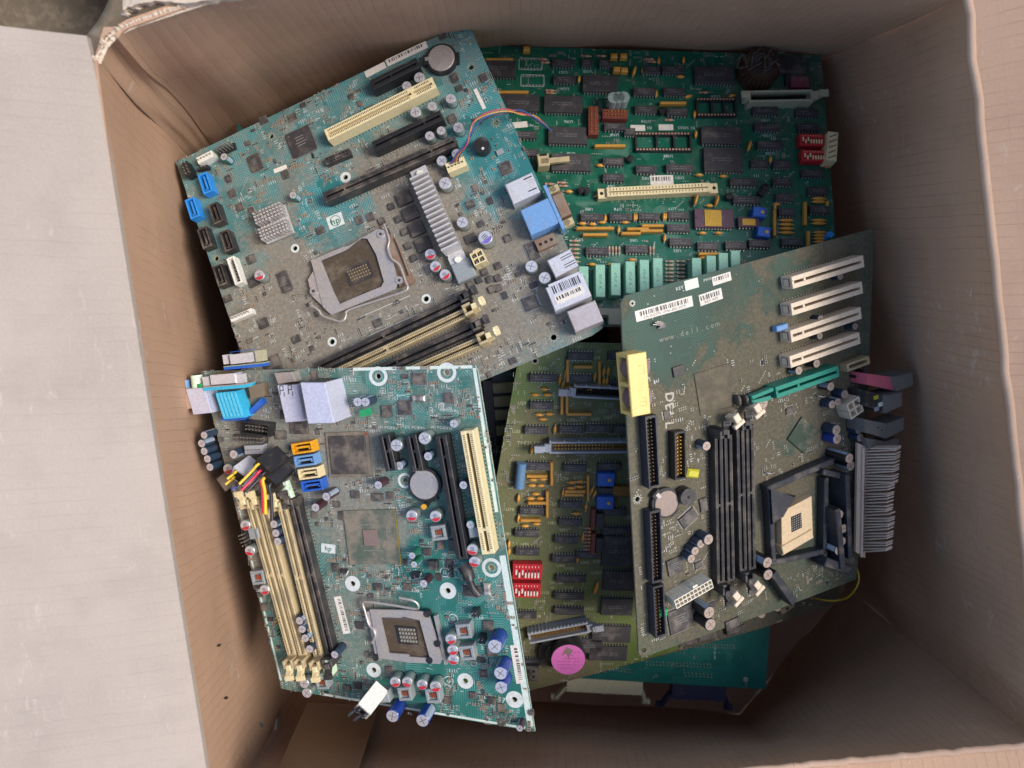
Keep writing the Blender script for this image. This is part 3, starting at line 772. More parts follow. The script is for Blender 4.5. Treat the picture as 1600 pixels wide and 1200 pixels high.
# torn edge of the top wall: ragged pale paper fibres
mb = MB(); rr = random.Random(5)
path = [rim['ul'], PH(163, 70, RIM), rim['ul2'], PH(212, 36, RIM), PH(250, 24, RIM), rim['tb'], PH(420, -18, RIM)]
for i in range(len(path)-1):
    a, b = path[i], path[i+1]; d = (b-a).normalized(); nrm = Vector((-d.y, d.x, 0)); n = int((b-a).length/0.0011)
    for k in range(n):
        p = a.lerp(b, k/n); w_ = rr.uniform(.0006, .0024); hgt = rr.uniform(-0.001, .0018)
        q0 = p-d*w_*.6-nrm*.0012+zl*-.002; q1 = p+d*w_*.6-nrm*.0008+zl*-.002
        q2 = p+d*w_*rr.uniform(-.6, .9)+nrm*rr.uniform(.0004, .003)+zl*hgt; q3 = p-d*w_*.5+nrm*.0012+zl*(hgt+.0005)
        vs = [q0, q1, q2, q3]; vs += [v+Vector((0, 0, -.0006)) for v in vs]
        mb.add(vs, [(0, 1, 2, 3), (7, 6, 5, 4), (0, 4, 5, 1), (1, 5, 6, 2), (2, 6, 7, 3), (3, 7, 4, 0)], FIBRE)
# wavy fluting seen in the tear
for s0 in (0.0012,):
    pts = []
    for i in range(120):
        t = i/119*(len(path)-1); q_ = min(int(t), len(path)-2); p = path[q_].lerp(path[q_+1], t-q_)
        pts.append(p+Vector((0, s0+.0016*noise.noise(Vector((i*.9, 0, 0))), .001*noise.noise(Vector((i*.7, 5, 0))))))
    mb.tube(pts, .0006, FIBRE, 5)
link('torn_edge', mb.mesh('torn_edge'), box)
# stub of the torn-off flap curling over beyond the wall
mb = MB(); rows = []
sp = [(192, 12), (214, 3), (245, -2), (290, 2), (345, -6), (420, -16)]
for i in range(49):
    t = i/48*(len(sp)-1); q_ = min(int(t), len(sp)-2); f_ = t-q_
    px = sp[q_][0]+(sp[q_+1][0]-sp[q_][0])*f_; py = sp[q_][1]+(sp[q_+1][1]-sp[q_][1])*f_
    jx = rr.uniform(-1.5, 1.5); wdt = 8+6*noise.noise(Vector((i*.4, 1, 0)))
    rows.append([PH(px+jx, py+wdt, RIM-.002+.003*sin(i*.9)), PH(px, py+wdt*.4, RIM+.004), PH(px-jx, py-wdt*.3, RIM+.001), PH(px, py-18, RIM-.008)])
vs = [tuple(p) for r_ in rows for p in r_]; vs += [(x, y, z-.0022) for x, y, z in vs]; n4 = len(rows)*4
fs = []
for i in range(48):
    for k in range(3): o = i*4+k; fs += [(o, o+4, o+5, o+1), (n4+o, n4+o+1, n4+o+5, n4+o+4)]
    fs += [(i*4, n4+i*4, n4+i*4+4, i*4+4)]
fs += [(0, 1, n4+1, n4), (1, 2, n4+2, n4+1), (2, 3, n4+3, n4+2)]
mb.add(vs, fs, FIBRE)
for i in range(12):
    p = Vector(rows[i][0])
    mb.tube([p+Vector((.0015*cos(a), 0, .0015*sin(a)-.002)) for a in [k*pi/4 for k in range(9)]], .0005, FIBRE, 5)
link('torn_flap_stub', mb.mesh('torn_flap_stub'), box)

# glossy packing tape on the lower wall, near the left corner
q = N('packing_tape'); p = q.pos()
TAPE = q.out(q.mix(q.noise(p, 60, 4), (0.30, 0.19, 0.10), (0.36, 0.235, 0.135)), 0.22, 0.0, 0.5)
def onwall(s, t, d=0.0015): return rim['lm'].lerp(rim['ll'], s).lerp(bot['lm'].lerp(bot['ll'], s), t)+Vector((0, d, .0005))
tp = panel('packing_tape', ([onwall(.78, .06, .007), onwall(.93, .06, .007)], [onwall(.80, .75, .007), onwall(.95, .75, .007)]), 10, 10, m=TAPE, thick=0.0002, inward=Vector((0, 1, 0)))

# punctures and scuffs in the left wall
for px, py, a in ((342, 1007, 1.4), (353, 1089, 1.2), (431, 1130, 2.6), (408, 1131, .6), (488, 244, 1.2)):
    best = None
    for i in range(0, 60):     # walk down the ray to the wall plane
        for_h = RIM-i*0.006; p = PH(px, py, for_h); k = (RIM-for_h)/(RIM-BOT)
        ra, rb = rim['ll'].lerp(bot['ll'], k), rim['ul'].lerp(bot['ul'], k)
        xw = ra.x+(rb.x-ra.x)*(p.y-ra.y)/(rb.y-ra.y)
        if p.x > xw+.004: best = p; break
    if best is None: continue
    d = Vector((0.0, cos(a), sin(a)))*.003; e_ = Vector((0, -sin(a), cos(a)))*.0008; o_ = Vector((.001, 0, .001)); mb = MB()
    vs = [best+o_-d, best+o_+e_, best+o_+d, best+o_-e_]; vs += [v-Vector((.0012, 0, 0)) for v in vs]
    mb.add(vs, [(0, 1, 2, 3), (0, 4, 5, 1), (1, 5, 6, 2), (2, 6, 7, 3), (3, 7, 4, 0)], HOLE)
    link('puncture', mb.mesh('puncture'), box)

# ------------------------------------------------------------------ ground and the dark pot beyond the corner
q = N('ground'); p = q.pos(); a = q.noise(p, 6, 6, .6); b = q.noise(p, 120, 5, .7)
gm = q.out(q.mix(q.ramp(b, .3, .7), q.mix(a, (.10, .072, .05), (.14, .102, .072)), (.12, .09, .065)), .9)
mb = MB(); mb.add([(-60, -60, 0), (60, -60, 0), (60, 60, 0), (-60, 60, 0)], [(0, 1, 2, 3)], gm)
tag(link('ground', mb.mesh('ground')), kind='structure')
POT = mat('dark_glaze', srgb(92, 80, 64), 0.7, dust=0.4)
mb = MB(); prof = [(.02, .0), (.075, .0), (.10, .05), (.105, .12), (.10, .17), (.092, .185), (.086, .185), (.084, .17), (.088, .12), (.075, .03), (.0, .028)]
seg = 48; vs = [(r_*cos(2*pi*i/seg), r_*sin(2*pi*i/seg), z) for r_, z in prof for i in range(seg)]
mb.add(vs, [(k*seg+i, k*seg+(i+1) % seg, (k+1)*seg+(i+1) % seg, (k+1)*seg+i) for k in range(len(prof)-1) for i in range(seg)], POT, True)
o = link('round_pot', mb.mesh('round_pot')); g = PH(112, 8, 0.08); o.location = (g.x, g.y, 0)
tag(o, 'dark round pot standing on the ground behind the torn corner of the box', 'pot')

# unseen plaster wall added to shade the right half of the box
q = N('shade_wall_plaster'); p = q.pos()
pl = q.out(q.mix(q.noise(p, 8, 6, .6), (.30, .25, .20), (.40, .34, .28)), .9)
mb = MB(); mb.box(0, 0, 0, .15, 5, 1.04, pl); mb.box(0, 0, 1.04, .20, 5.02, .05, pl, ch=.01)
o = link('added_shade_wall', mb.mesh('added_shade_wall')); o.location = (1.0, 0, 0)
tag(o, 'low plastered wall added out of view to shade the right of the cardboard box', 'wall')

# ------------------------------------------------------------------ board A: bluish motherboard, upper left
A = Board('motherboard', 'teal dusty motherboard at upper left with a bundle of multicoloured wires', 'motherboard',
          (560, 425, .525), (-.14, .08, 1), ((275, 253), (727, 35)), 'computer motherboards in the box')
ca = [(275, 253), (715, 41), (727, 35), (736, 45), (942, 512), (925, 524), (436, 725)]
la = lambda x, y: tuple(A.L(x, y))
pmA = pcb_mat('dusty_teal_board', srgb(44, 112, 112), srgb(86, 150, 152), 0.28,
              [(*la(600, 430), .13, .5), (*la(440, 520), .10, .35), (*la(800, 450), .09, .45), (*la(640, 270), .05, .3)], rough=.42, wipe=[(*la(560, 590), .035, .35), (*la(520, 335), .035, .5), (*la(780, 250), .05, .3)])
make_pcb(A, ca, pmA, EDGE, [(424, 213, 1.7, 3.6, 'p'), (461, 388, 1.7, 3.2, 'w'), (540, 277, 1.7, 4.0, 'w'), (606, 320, 1.4, 2.2, 's'), (338, 404, 1.7, 3.6, 'p'),
    (519, 534, 1.9, 3.4, 'w'), (666, 467, 1.9, 3.4, 'w'), (736, 105, 1.9, 3.8, 'p'), (722, 46, 1.8, 1.8, 'n'), (775, 192, 1.9, 3.8, 'p'), (865, 527, 2.0, 3.8, 'p')])
coin(A, 689, 90, 1.2, 9.6)
label_on(A, (604, 99), (667, 69), 5.4, .1, code='', name='barcode_label'); label_on(A, (571, 117), (602, 101), 5.0, .1, name='paper_label')
label_on(A, (742, 139), (757, 170), 2.6, .3, name='paper_label'); label_on(A, (428, 268), (448, 260), 3.2, .2, name='paper_label')
slot(A, (580, 133), (653, 97), BLACK, 11, 7.6, 1.6, (.42,))
slot(A, (509, 211), (678, 128), CREAM, 11.5, 8.6, 1.9, (.80,), label='cream expansion slot')
slot(A, (583, 229), (690, 179), BLACK, 11, 7.6, 1.6, (.75,))
slot(A, (506, 309), (712, 219), BLACKD, 11, 7.6, 1.6, (.16, .82))
for p1, p2, m_, l_, e in (((497, 574), (722, 468), BLACKD, BLACKD, 1), ((502, 594), (728, 488), CREAMD, CREAM, 2), ((520, 610), (740, 512), BLACKD, BLACKD, 1), ((540, 624), (750, 533), CREAMD, CREAM, 2)):
    dimm(A, p1, p2, m_, l_, (0, e), label='cream memory slot' if m_ is CREAMD else 'black memory slot')
qfp(A, 470, 221, 19, 19, body=EPOXY); qfp(A, 398, 254, 9, 12); qfp(A, 356, 279, 4, 5, pins=True); qfp(A, 362, 302, 5, 5)
qfp(A, 578, 170, 6, 5, pins=False); qfp(A, 790, 262, 8, 8); qfp(A, 706, 185, 6, 5); qfp(A, 710, 121, 5, 6); qfp(A, 832, 392, 7, 12); qfp(A, 829, 473, 10, 9); qfp(A, 444, 440, 8, 15); qfp(A, 735, 319, 6, 5)
qfp(A, 781, 237, 5, 4, body=FERR, pins=False, mark=False); qfp(A, 735, 372, 8, 6, pins=False); qfp(A, 793, 372, 5, 5, pins=False); qfp(A, 392, 405, 6, 6, pins=False); qfp(A, 396, 440, 8, 7, pins=False)
qfp(A, 411, 505, 7, 7, pins=False); qfp(A, 425, 570, 13, 12, pins=False); qfp(A, 700, 275, 5, 4, pins=False)
for x, y in ((631, 309), (641, 333), (651, 357), (661, 381)): qfp(A, x, y, 10.5, 9.5, pins=False, h=2.6, mark=False)
for x, y in ((611, 322), (622, 342), (631, 362), (637, 384), (646, 403), (596, 345), (604, 363), (748, 437), (757, 425), (735, 445), (765, 436), (778, 415), (778, 434), (768, 452), (778, 450)): qfp(A, x, y, 4.5, 4.5, pins=False, h=1.8, mark=False)
choke(A, 724, 422, 14, 7, coil=False)
for x, y in ((672, 397), (680, 416), (695, 429), (405, 430)): cap(A, x, y, 3.9, 9, SILV, CANTOP, mark=REDINK)
cap(A, 758, 371, 5.0, 12, SILV, CANTOP, mark=PURPINK)
for x, y, r_ in ((695, 286, 4.4), (722, 347, 4), (830, 416, 4.2), (851, 434, 4.2)): cap(A, x, y, r_, 9, SILV, CANTOP)
for x, y, r_ in ((704, 154, 3.6), (649, 175, 4), (675, 166, 3.4), (716, 199, 3.8), (689, 204, 3.2), (671, 212, 3.4), (713, 240, 3.6), (655, 121, 4), (635, 134, 3.4), (690, 251, 3.8)): cap(A, x, y, r_, 8, SILV, CANTOP)
cap(A, 350, 245, 2.8, 9, MOSS); cap(A, 458, 305, 2.8, 8, MOSS)
# buzzer
mb = MB(); mb.cyl(0, 0, 0, 5.8*MM, 8*MM, BLACK, 28, r2=5.6*MM); mb.cyl(0, .6*MM, 8*MM, 1.1*MM, .1*MM, HOLE, 12); mb.cyl(0, -3*MM, 8*MM, 1.0*MM, .12*MM, WHITE_INK, 10)
c = A.L(752, 226, 8*MM); A.add('buzzer', mb, (c.x, c.y, 0)); A.take(c.x, c.y, 7*MM)
# sata sockets, small connectors
def dirA(p1, p2): return A.seg(p1, p2, .008)[2]
rs = dirA((322, 270), (334, 306))
for x, y, m_, l_ in ((320, 286, SBLUE, 'blue drive socket'), (300, 325, SBLUE, 'blue drive socket'), (336, 333, BLACKD, ''), (319, 371, BLACKD, ''), (354, 376, BLACKD, ''), (343, 430, BLACKD, '')): sata(A, x, y, rs, m_, l_)
header(A, (334, 234), (361, 222), 2, 8); header(A, (306, 250), (330, 238), 1, 9, WHITEP, name='wire_socket', bar=.8, w_=5); header(A, (284, 252), (293, 272), 2, 10, BLACK, bar=.8, name='plug_socket'); header(A, (305, 262), (322, 258), 1, 7, bar=.7)
header(A, (508, 252), (546, 236), 2, 6, BLACKD, pin=HOLE, name='socket_strip', bar=.9)
header(A, (360, 405), (372, 440), 1, 8, WHITEP, shroud=True, w_=6, name='wire_socket', pin=SOLDER)
header(A, (356, 498), (390, 484), 1, 9, WHITEP, w_=4, name='wire_socket', bar=.6)
# pin-fin heatsink with its wire clip
c = A.L(422, 345, .012); mb = MB(); rh = dirA((398, 330), (440, 312)); a_ = 22*MM
mb.box(0, 0, 1.5*MM, a_, a_, 2*MM, ALU)
for i in range(9):
    for j in range(9):
        if j == 4: continue
        mb.box((i-4)*2.5*MM, (j-4)*2.5*MM, 3.4*MM, 1.5*MM, 1.1*MM, 8.5*MM, ALU)
h_ = A.add('heatsink', mb, (c.x, c.y, 0), rh); A.take(c.x, c.y, 15*MM)
mb = MB(); mb.tube([(-15*MM, 12*MM, 1*MM), (-13*MM, 12*MM, 9*MM), (-8*MM, 11*MM, 12.4*MM), (0, 0, 9*MM), (1*MM, -8*MM, 9*MM), (3*MM, -12*MM, 12*MM), (14*MM, -14*MM, 9*MM)], .5*MM, STEEL); A.add('wire_clip', mb, (0, 0, 0), 0, h_)
# finned heatsink beside the processor
c, L_, rz = A.seg((652, 270), (704, 388), .020); mb = MB(); n = 16
mb.box(0, 0, 2*MM, L_+12*MM, 11*MM, 3*MM, ALU)
for i in range(n): mb.box(-L_/2+(i+.5)*L_/n, 0, 5*MM, 1.3*MM, 13*MM, 15*MM, ALU)
hs = A.add('finned_heatsink', mb, (c.x, c.y, 0), rz); A.takeseg(c, L_, rz, 14*MM)
for s_ in (-1, 1): mb = MB(); mb.box(s_*(L_/2+5*MM), 0, 4*MM, 9*MM, 12*MM, 1.5*MM, ALU); mb.cyl(s_*(L_/2+5*MM), 0, 5.4*MM, 3*MM, 2.4*MM, WHITEP, 12, r2=2*MM); A.add('push_pin', mb, (0, 0, 0), 0, hs)

# 4-pin power socket, fan header with the cut wires
def molex(B, p1, p2, nx, ny, col, h=12, pitch=4.2, name='power_socket', label=None):
    c, L_, rz = B.seg(p1, p2, h*MM); mb = MB(); px_ = L_/nx; W = px_*ny; t = px_*.2
    for i in range(nx+1): mb.box(-L_/2+i*px_, 0, 0, t, W+t, h*MM, col, ch=.2*MM)
    for j in range(ny+1): mb.box(0, -W/2+j*px_, 0, L_-t*.2, t, (h-.05)*MM, col)
    mb.box(0, 0, 0, L_, W, h*.45*MM, col); mb.box(0, 0, 0, L_-.2*MM, W-.2*MM, h*.5*MM, BROWNHOLE)
    for i in range(nx):
        for j in range(ny): mb.box(-L_/2+(i+.5)*px_, -W/2+(j+.5)*px_, 0, px_*.3, px_*.3, h*.8*MM, PIN)
    mb.box(L_*.1, W/2+1*MM, h*.5*MM, px_*1.2, 1.6*MM, h*.4*MM, col)
    B.takeseg(c, L_, rz, W); o = B.add(name, mb, (c.x, c.y, 0), rz)
    if label: o['label'] = label
    return o
molex(A, (738, 406), (755, 398), 2, 2, CREAM)
fh = header(A, (697, 262), (726, 250), 1, 11, CREAM, name='fan_socket', w_=7, bar=.85, pin=HOLE)
def b3(B, px, py, h): v = B.L(px, py, h*MM); return Vector((v.x, v.y, h*MM))
for k, col in enumerate((srgb(58, 90, 140), srgb(170, 76, 84), srgb(190, 150, 84), srgb(60, 54, 62))):
    m_ = mat('wire_%d' % k, col, .4, dust=.1); o4 = k*3.0; tw = 3.4
    pts = [(704+k*4, 256-k*1.5, 10), (712+k*2, 243, 15), (728+o4*.5, 222+tw*sin(k*1.6), 20), (741+tw*cos(k*1.6+1), 195+tw*sin(k*1.6+2), 23), (762+tw*cos(k*1.6+2), 180+tw*sin(k*1.6+2.6), 24), (790+tw*cos(k*1.6+3), 174+tw*sin(k*1.6+3), 20), (815, 176+tw*sin(k*1.6+5), 8), (838+tw*cos(k), 185+tw*sin(k*1.6+1.5), -6), (862-k*3, 204-k*2, -18)]
    mb = MB(); mb.tube(smooth_path([b3(A, *p) for p in pts]), .55*MM, m_, 7); A.add('wire', mb)
# CPU socket
mb = MB()
def quadpx(B, pts, h): return [tuple(B.L(x, y, h*MM)) for x, y in pts]
def frame(mb, outer, inner, z0, z1, m_):
    n = len(outer)
    vs = [(*p, z0) for p in outer]+[(*p, z1) for p in outer]+[(*p, z1) for p in inner]+[(*p, z0) for p in inner]
    A_ = sum(outer[i][0]*outer[(i+1) % n][1]-outer[(i+1) % n][0]*outer[i][1] for i in range(n)); fs = []
    for i in range(n):
        j = (i+1) % n; fs += [(i, j, n+j, n+i), (n+i, n+j, 2*n+j, 2*n+i), (2*n+i, 2*n+j, 3*n+j, 3*n+i)]
    if A_ < 0: fs = [f[::-1] for f in fs]
    mb.add(vs, fs, m_)
mb.prism(quadpx(A, [(500, 402), (590, 366), (622, 448), (530, 484)], 2.5), .1*MM, 2.5*MM, mat('socket_body', srgb(74, 64, 50), .5, dust=.35))
cs = A.L(560, 425, 3*MM); A.take(cs.x, cs.y, 30*MM)
pins_m = mat('socket_contacts', srgb(120, 96, 58), .4, .5, dust=.35)
p0 = A.L(508, 408, 2.6*MM); ux = (A.L(588, 373, 2.6*MM)-p0)/30; uy = (A.L(536, 474, 2.6*MM)-p0)/26
for i in range(1, 30):
    for j in range(1, 26):
        if 7 < i < 21 and 8 < j < 18: continue
        q_ = p0+ux*i+uy*j; mb.box(q_.x, q_.y, 2.5*MM, .55*MM, .35*MM, .35*MM, pins_m)
sk = A.add('processor_socket', mb)
mb = MB(); q4 = quadpx(A, [(538, 422), (575, 407), (585, 431), (547, 447)], 2.8); frame(mb, q4, quadpx(A, [(541, 424), (573, 411), (581, 429), (549, 443)], 2.8), 2.4*MM, 3.2*MM, BLACKD)
for i in range(8):
    for j in range(4):
        x = 544+i*4+j*2.2; y = 425-i*1.6+j*4.4; v = A.L(x, y, 2.8*MM); mb.box(v.x, v.y, 2.5*MM, 1.0*MM, .8*MM, 1.1*MM, mat('chip_part', srgb(150, 130, 100), .5, dust=.3))
A.add('socket_center', mb, (0, 0, 0), 0, sk)
mb = MB()
outer = quadpx(A, [(486, 407), (536, 386), (545, 384), (590, 358), (603, 360), (612, 400), (622, 440), (618, 452), (572, 470), (518, 492), (505, 480)], 4.5)
inner = quadpx(A, [(502, 407), (536, 393), (545, 388), (563, 372), (574, 373), (588, 398), (600, 440), (596, 448), (571, 458), (531, 475), (521, 455)], 4.5)
frame(mb, outer, inner, 3.6*MM, 4.7*MM, STEEL)
mb.prism(quadpx(A, [(481, 437), (489, 424), (510, 474), (519, 492), (508, 482), (487, 462)], 3.8), 3*MM, 3.8*MM, STEEL)
A.add('load_plate', mb, (0, 0, 0), 0, sk)
mb = MB(); mb.prism(quadpx(A, [(604, 363), (613, 368), (648, 438), (643, 444), (624, 448), (612, 400)], 2.6), .1*MM, 2.6*MM, RUST)
mb.tube([(*A.L(618, 372, 4*MM), 4*MM), (*A.L(640, 430, 4*MM), 4*MM)], .8*MM, RUST)
A.add('hinge_plate', mb, (0, 0, 0), 0, sk)
for x, y in ((595, 366), (624, 438), (490, 455)):
    v = A.L(x, y, 5*MM); mb = MB(); mb.cyl(v.x, v.y, 2*MM, 3*MM, 3.6*MM, STEEL, 16, r2=2.7*MM); mb.cyl(v.x, v.y, 5.6*MM, 1.2*MM, .1*MM, BLACKD, 6); A.add('frame_screw', mb, (0, 0, 0), 0, sk)
mb = MB(); mb.tube(smooth_path([b3(A, x, y, h) for x, y, h in ((600, 350, 5), (608, 374, 6), (606, 388, 6.5), (612, 404, 7), (624, 414, 6), (634, 440, 6), (637, 448, 6.5), (632, 455, 6.5), (600, 466, 6), (546, 484, 6), (541, 492, 6.5), (538, 499, 7), (530, 502, 7), (505, 494, 7), (498, 485, 7.5), (487, 477, 8))], 5), .85*MM, STEEL)
A.add('socket_lever', mb, (0, 0, 0), 0, sk)
# rear ports
re = dirA((865, 455), (915, 434)); rdir = A.seg((740, 160), (940, 70), .01)[2]
shield(A, 816, 294, 20, 15, 12, dirA((787, 297), (835, 275)), slots=((6, 5, 6, .8), (6, -4, 6, .8)), col=SHIELD)
dv = dirA((818, 330), (862, 310))
o = shield(A, 843, 338, 21, 19, 12.5, dv, LBLUE, 'display_port_housing'); o['label'] = 'blue-topped display port'
c = A.L(866, 325, .010); mb = MB(); mb.box(0, 0, 0, 2.4*MM, 33*MM, 13*MM, LBLUE, ch=.3*MM); mb.box(5*MM, 0, 2*MM, 8*MM, 17*MM, 9*MM, RUST, ch=1*MM)
for s_ in (-1, 1): mb.cyl(4*MM, s_*12.6*MM, 3*MM, 2.4*MM, 6.4*MM, CREAMD, 8); mb.box(5*MM, s_*12.6*MM, 3*MM, 7*MM, 4.6*MM, 6.4*MM, CREAMD, ch=.3*MM)
A.add('port_flange', mb, (c.x, c.y, 0), dv); A.take(c.x, c.y, 16*MM)
mb = MB(); c = A.L(853, 378, .004); mb.box(0, 0, 0, 14*MM, 8*MM, 4*MM, RUST)
for i in range(3): mb.cyl((i-1)*4*MM, 0, 4*MM, 1.2*MM, .1*MM, HOLE, 8)
A.add('port_bracket', mb, (c.x, c.y, 0), dv)
us = dirA((862, 418), (897, 400)); shield(A, 879, 411, 17, 13, 13, us, SHIELD, slots=((4, 3.6, 8, .5), (4, 1.9, 8, .5), (4, -1.9, 8, .5), (4, -3.6, 8, .5)), name='usb_port')
o = shield(A, 888, 456, 26, 17, 15, re, SHIELD, 'network_port')
label_on(A, (862, 459), (911, 438), 13, 15.15, code='', name='barcode_label', mt=mat('silver_label', srgb(196, 196, 204), .5, dust=.2)); label_on(A, (868, 470), (912, 451), 6, 15.3, code='', name='barcode_label')
shield(A, 914, 494, 20, 15, 13, re, mat('pale_shield', srgb(196, 186, 184), .5, .5, dust=.35), 'audio_port')
# logo and outlines on the board
c = A.L(524, 345); rl = dirA((512, 350), (536, 340)); A.silk.quad(c.x, c.y, .06*MM, 12*MM, 9.5*MM, WHITE_INK, rl)
A.silk.ring(c.x, c.y, .1*MM, 3.5*MM, 4.0*MM, MOSS); text(A.silk, 'hp', c.x, c.y, .1*MM, 6.5*MM, MOSS, rl+.0, 2); A.take(c.x, c.y, 7*MM)
for p in (((562, 496), (640, 462)), ((575, 525), (655, 490))):
    c, L_, rz = A.seg(*p, 0); A.silk.quad(c.x, c.y, .06*MM, L_, .35*MM, WHITE_INK, rz)
scatter(A, 1300, chips=.09, seed=11); vias(A, 160, 4)
finish(A)

# ------------------------------------------------------------------ board B: large green logic board, upper right
Bd = Board('circuit_board', 'bright green logic board at upper right crowded with black chips and amber capacitors', 'circuit board',
           (960, 300, .575), (.03, .16, 1), ((625, 70), (1283, 88)), 'old logic boards')
B = Bd; B.dust = .2
pmB = pcb_mat('clean_green_board', srgb(10, 82, 62), srgb(16, 104, 78), 0.0, [(*B.L(1230, 110), .08, .3)], pitch=.0013, rough=.28)
make_pcb(B, [(625, 68), (1283, 86), (1316, 500), (600, 520)], pmB, EDGE, [], 1.7)
for x, y, L_ in ((880, 97, 34), (882, 123, 36), (1009, 170, 36), (1052, 108, 34), (1018, 108, 26), (1007, 142, 34), (1054, 142, 34), (960, 197, 32), (1058, 174, 32),
                 (958, 252, 34), (1010, 264, 32), (1062, 262, 44), (958, 277, 34), (925, 339, 36), (970, 339, 36), (1014, 338, 34), (1060, 336, 34), (1060, 356, 36), (1064, 378, 36),
                 (933, 392, 36), (995, 389, 36), (1106, 384, 34), (1150, 383, 34), (1187, 380, 32), (1238, 378, 34), (1162, 284, 44), (1167, 312, 42), (1223, 283, 30), (1187, 255, 28), (1222, 256, 28),
                 (1226, 308, 28), (1230, 331, 26), (1270, 270, 34), (1278, 298, 30), (1281, 327, 30), (1196, 172, 40), (1261, 176, 34), (1199, 198, 40), (1263, 198, 32), (1203, 226, 40), (822, 210, 34), (830, 238, 24), (792, 372, 34)): dip(B, x, y, L_)
for x, y in ((917, 97), (945, 98), (984, 205)): dip(B, x, y, 17)
for x, y, L_ in ((938, 130, 56), (880, 162, 60), (812, 160, 60), (778, 106, 56), (887, 211, 62), (892, 253, 60), (1116, 116, 62), (1127, 211, 62), (1243, 118, 30)): dip(B, x, y, L_, wide=True)
o = dip(B, 1130, 249, 60, 38); o['label'] = 'large plain black chip'
o = dip(B, 1116, 341, 60, 28, body=CERAM, wide=True); o['label'] = 'purple ceramic chip with gold lid'
mb = MB(); mb.box(-1*MM, 0, 4.75*MM, 13*MM, 13*MM, .5*MM, GOLD); B.add('gold_lid', mb, (0, 0, 0), 0, o)
o = dip(B, 1170, 347, 32, 16, body=CERAM); mb = MB(); mb.box(0, 0, 4.1*MM, 10*MM, 5*MM, .4*MM, GOLD); B.add('gold_lid', mb, (0, 0, 0), 0, o)
for x, y, L_ in ((1037, 221, 88), (1120, 167, 62)):        # empty chip sockets
    c, LL, rz = B.seg((x-L_/2, y), (x+L_/2, y), .004); mb = MB()
    for s_ in (-1, 1):
        mb.box(0, s_*6.6*MM, .1*MM, LL, 2.4*MM, 4*MM, BLACK)
        for i in range(int(LL/(2.54*MM))): mb.box(-LL/2+(i+.5)*2.54*MM, s_*6.6*MM, 4.1*MM, 1.3*MM, 1.2*MM, .1*MM, RES)
    for k in (-.5, -.12, .2, .5): mb.box(k*LL*.97, 0, .1*MM, 1.6*MM, 11*MM, 3*MM, BLACK)
    B.add('empty_chip_socket', mb, (c.x, c.y, 0), rz); B.takeseg(c, LL, rz, 15*MM)
# bus connector
o, c, L_, rz = slot(B, (948, 300), (1110, 292), CREAM, 8.5, 7.5, 1.0, (), 'bus_connector', HOLE, 2.54)
mb = MB()
for s_ in (-1, 1): mb = MB(); mb.box(s_*(L_/2+3*MM), 0, .1*MM, 7*MM, 8*MM, 6*MM, CREAM, ch=.3*MM); mb.cyl(s_*(L_/2+3.6*MM), 0, 6.1*MM, 1.4*MM, .1*MM, HOLE, 12); B.add('mounting_ear', mb, (0, 0, 0), 0, o)
label_on(B, (1016, 282), (1052, 281), 8, .1, code='', name='barcode_label')
label_on(B, (985, 200), (1008, 200), 5, .1, name='paper_label'); label_on(B, (1029, 199), (1052, 199), 5, .1, name='paper_label'); label_on(B, (800, 196), (824, 194), 5, .1, name='paper_label')
ribbon(B, (1170, 150), (1270, 148), mat('bone_plastic', srgb(176, 172, 142), .5, dust=.3), HOLE, (.4, 1), 11, 5, flip=-1)
dipsw(B, 1269, 218, 38, 18, sw=CREAM); dipsw(B, 1272, 243, 38, 18, sw=CREAM)
mb = MB(); v = B.L(1301, 228, .013); mb.box(0, 0, 1*MM, 8*MM, 24*MM, 12*MM, CREAM, ch=.4*MM)
for k in range(5): mb.box(0, (-9+k*4.4)*MM, 13*MM, 6.5*MM, .7*MM, .1*MM, INK, .5)
B.add('end_bracket', mb, (v.x, v.y, 0), -.12)
for x, y, m_ in ((1187, 331, BLUE), (1194, 362, BLUE)): pot(B, x, y, m_, 10, 8, -.15)
# film capacitors: two banks
for i, x in enumerate((912, 938, 962, 985, 1007, 1028)):
    v = B.L(x, 441-i*2.6, .013); mb = MB(); mb.box(0, 0, .3*MM, 7.2*MM, 25*MM, 12.7*MM, FILM, ch=.4*MM); text(mb, '47nF K', 0, -1*MM, 13.06*MM, 3.4*MM, mat('grey_print', srgb(80, 116, 104), .6, dust=.1), -pi/2)
    B.add('film_capacitor', mb, (v.x, v.y, 0)); B.take(v.x, v.y+6*MM, 7*MM); B.take(v.x, v.y-6*MM, 7*MM)
for i, x in enumerate((1089, 1112, 1131, 1150)):
    v = B.L(x, 428-i*4, .013); mb = MB(); mb.box(0, 0, .3*MM, 7.2*MM, 25*MM, 12.7*MM, FILM, ch=.4*MM); B.add('film_capacitor', mb, (v.x, v.y, 0)); B.take(v.x, v.y+5*MM, 8*MM); B.take(v.x, v.y-6*MM, 8*MM)
for x, y, L_ in ((930, 356, 60), (930, 366, 38), (997, 357, 34), (1020, 352, 34), (1018, 360, 36), (986, 364, 30), (1052, 160, 42), (953, 227, 48), (1110, 396, 36), (800, 143, 52), (780, 92, 44)): sip(B, x, y, L_)
for x, y, L_ in ((1211, 348, 40), (1259, 333, 36), (1264, 372, 24)): sip(B, x, y, L_, True)
for j in range(4): bead(B, 1230, 343+j*6.5, 0, 11); bead(B, 1281, 309+j*5, 0, 11) if j < 2 else bead(B, 1281, 333+j*5, 0, 11); bead(B, 1283, 362+j*5, 0, 10)
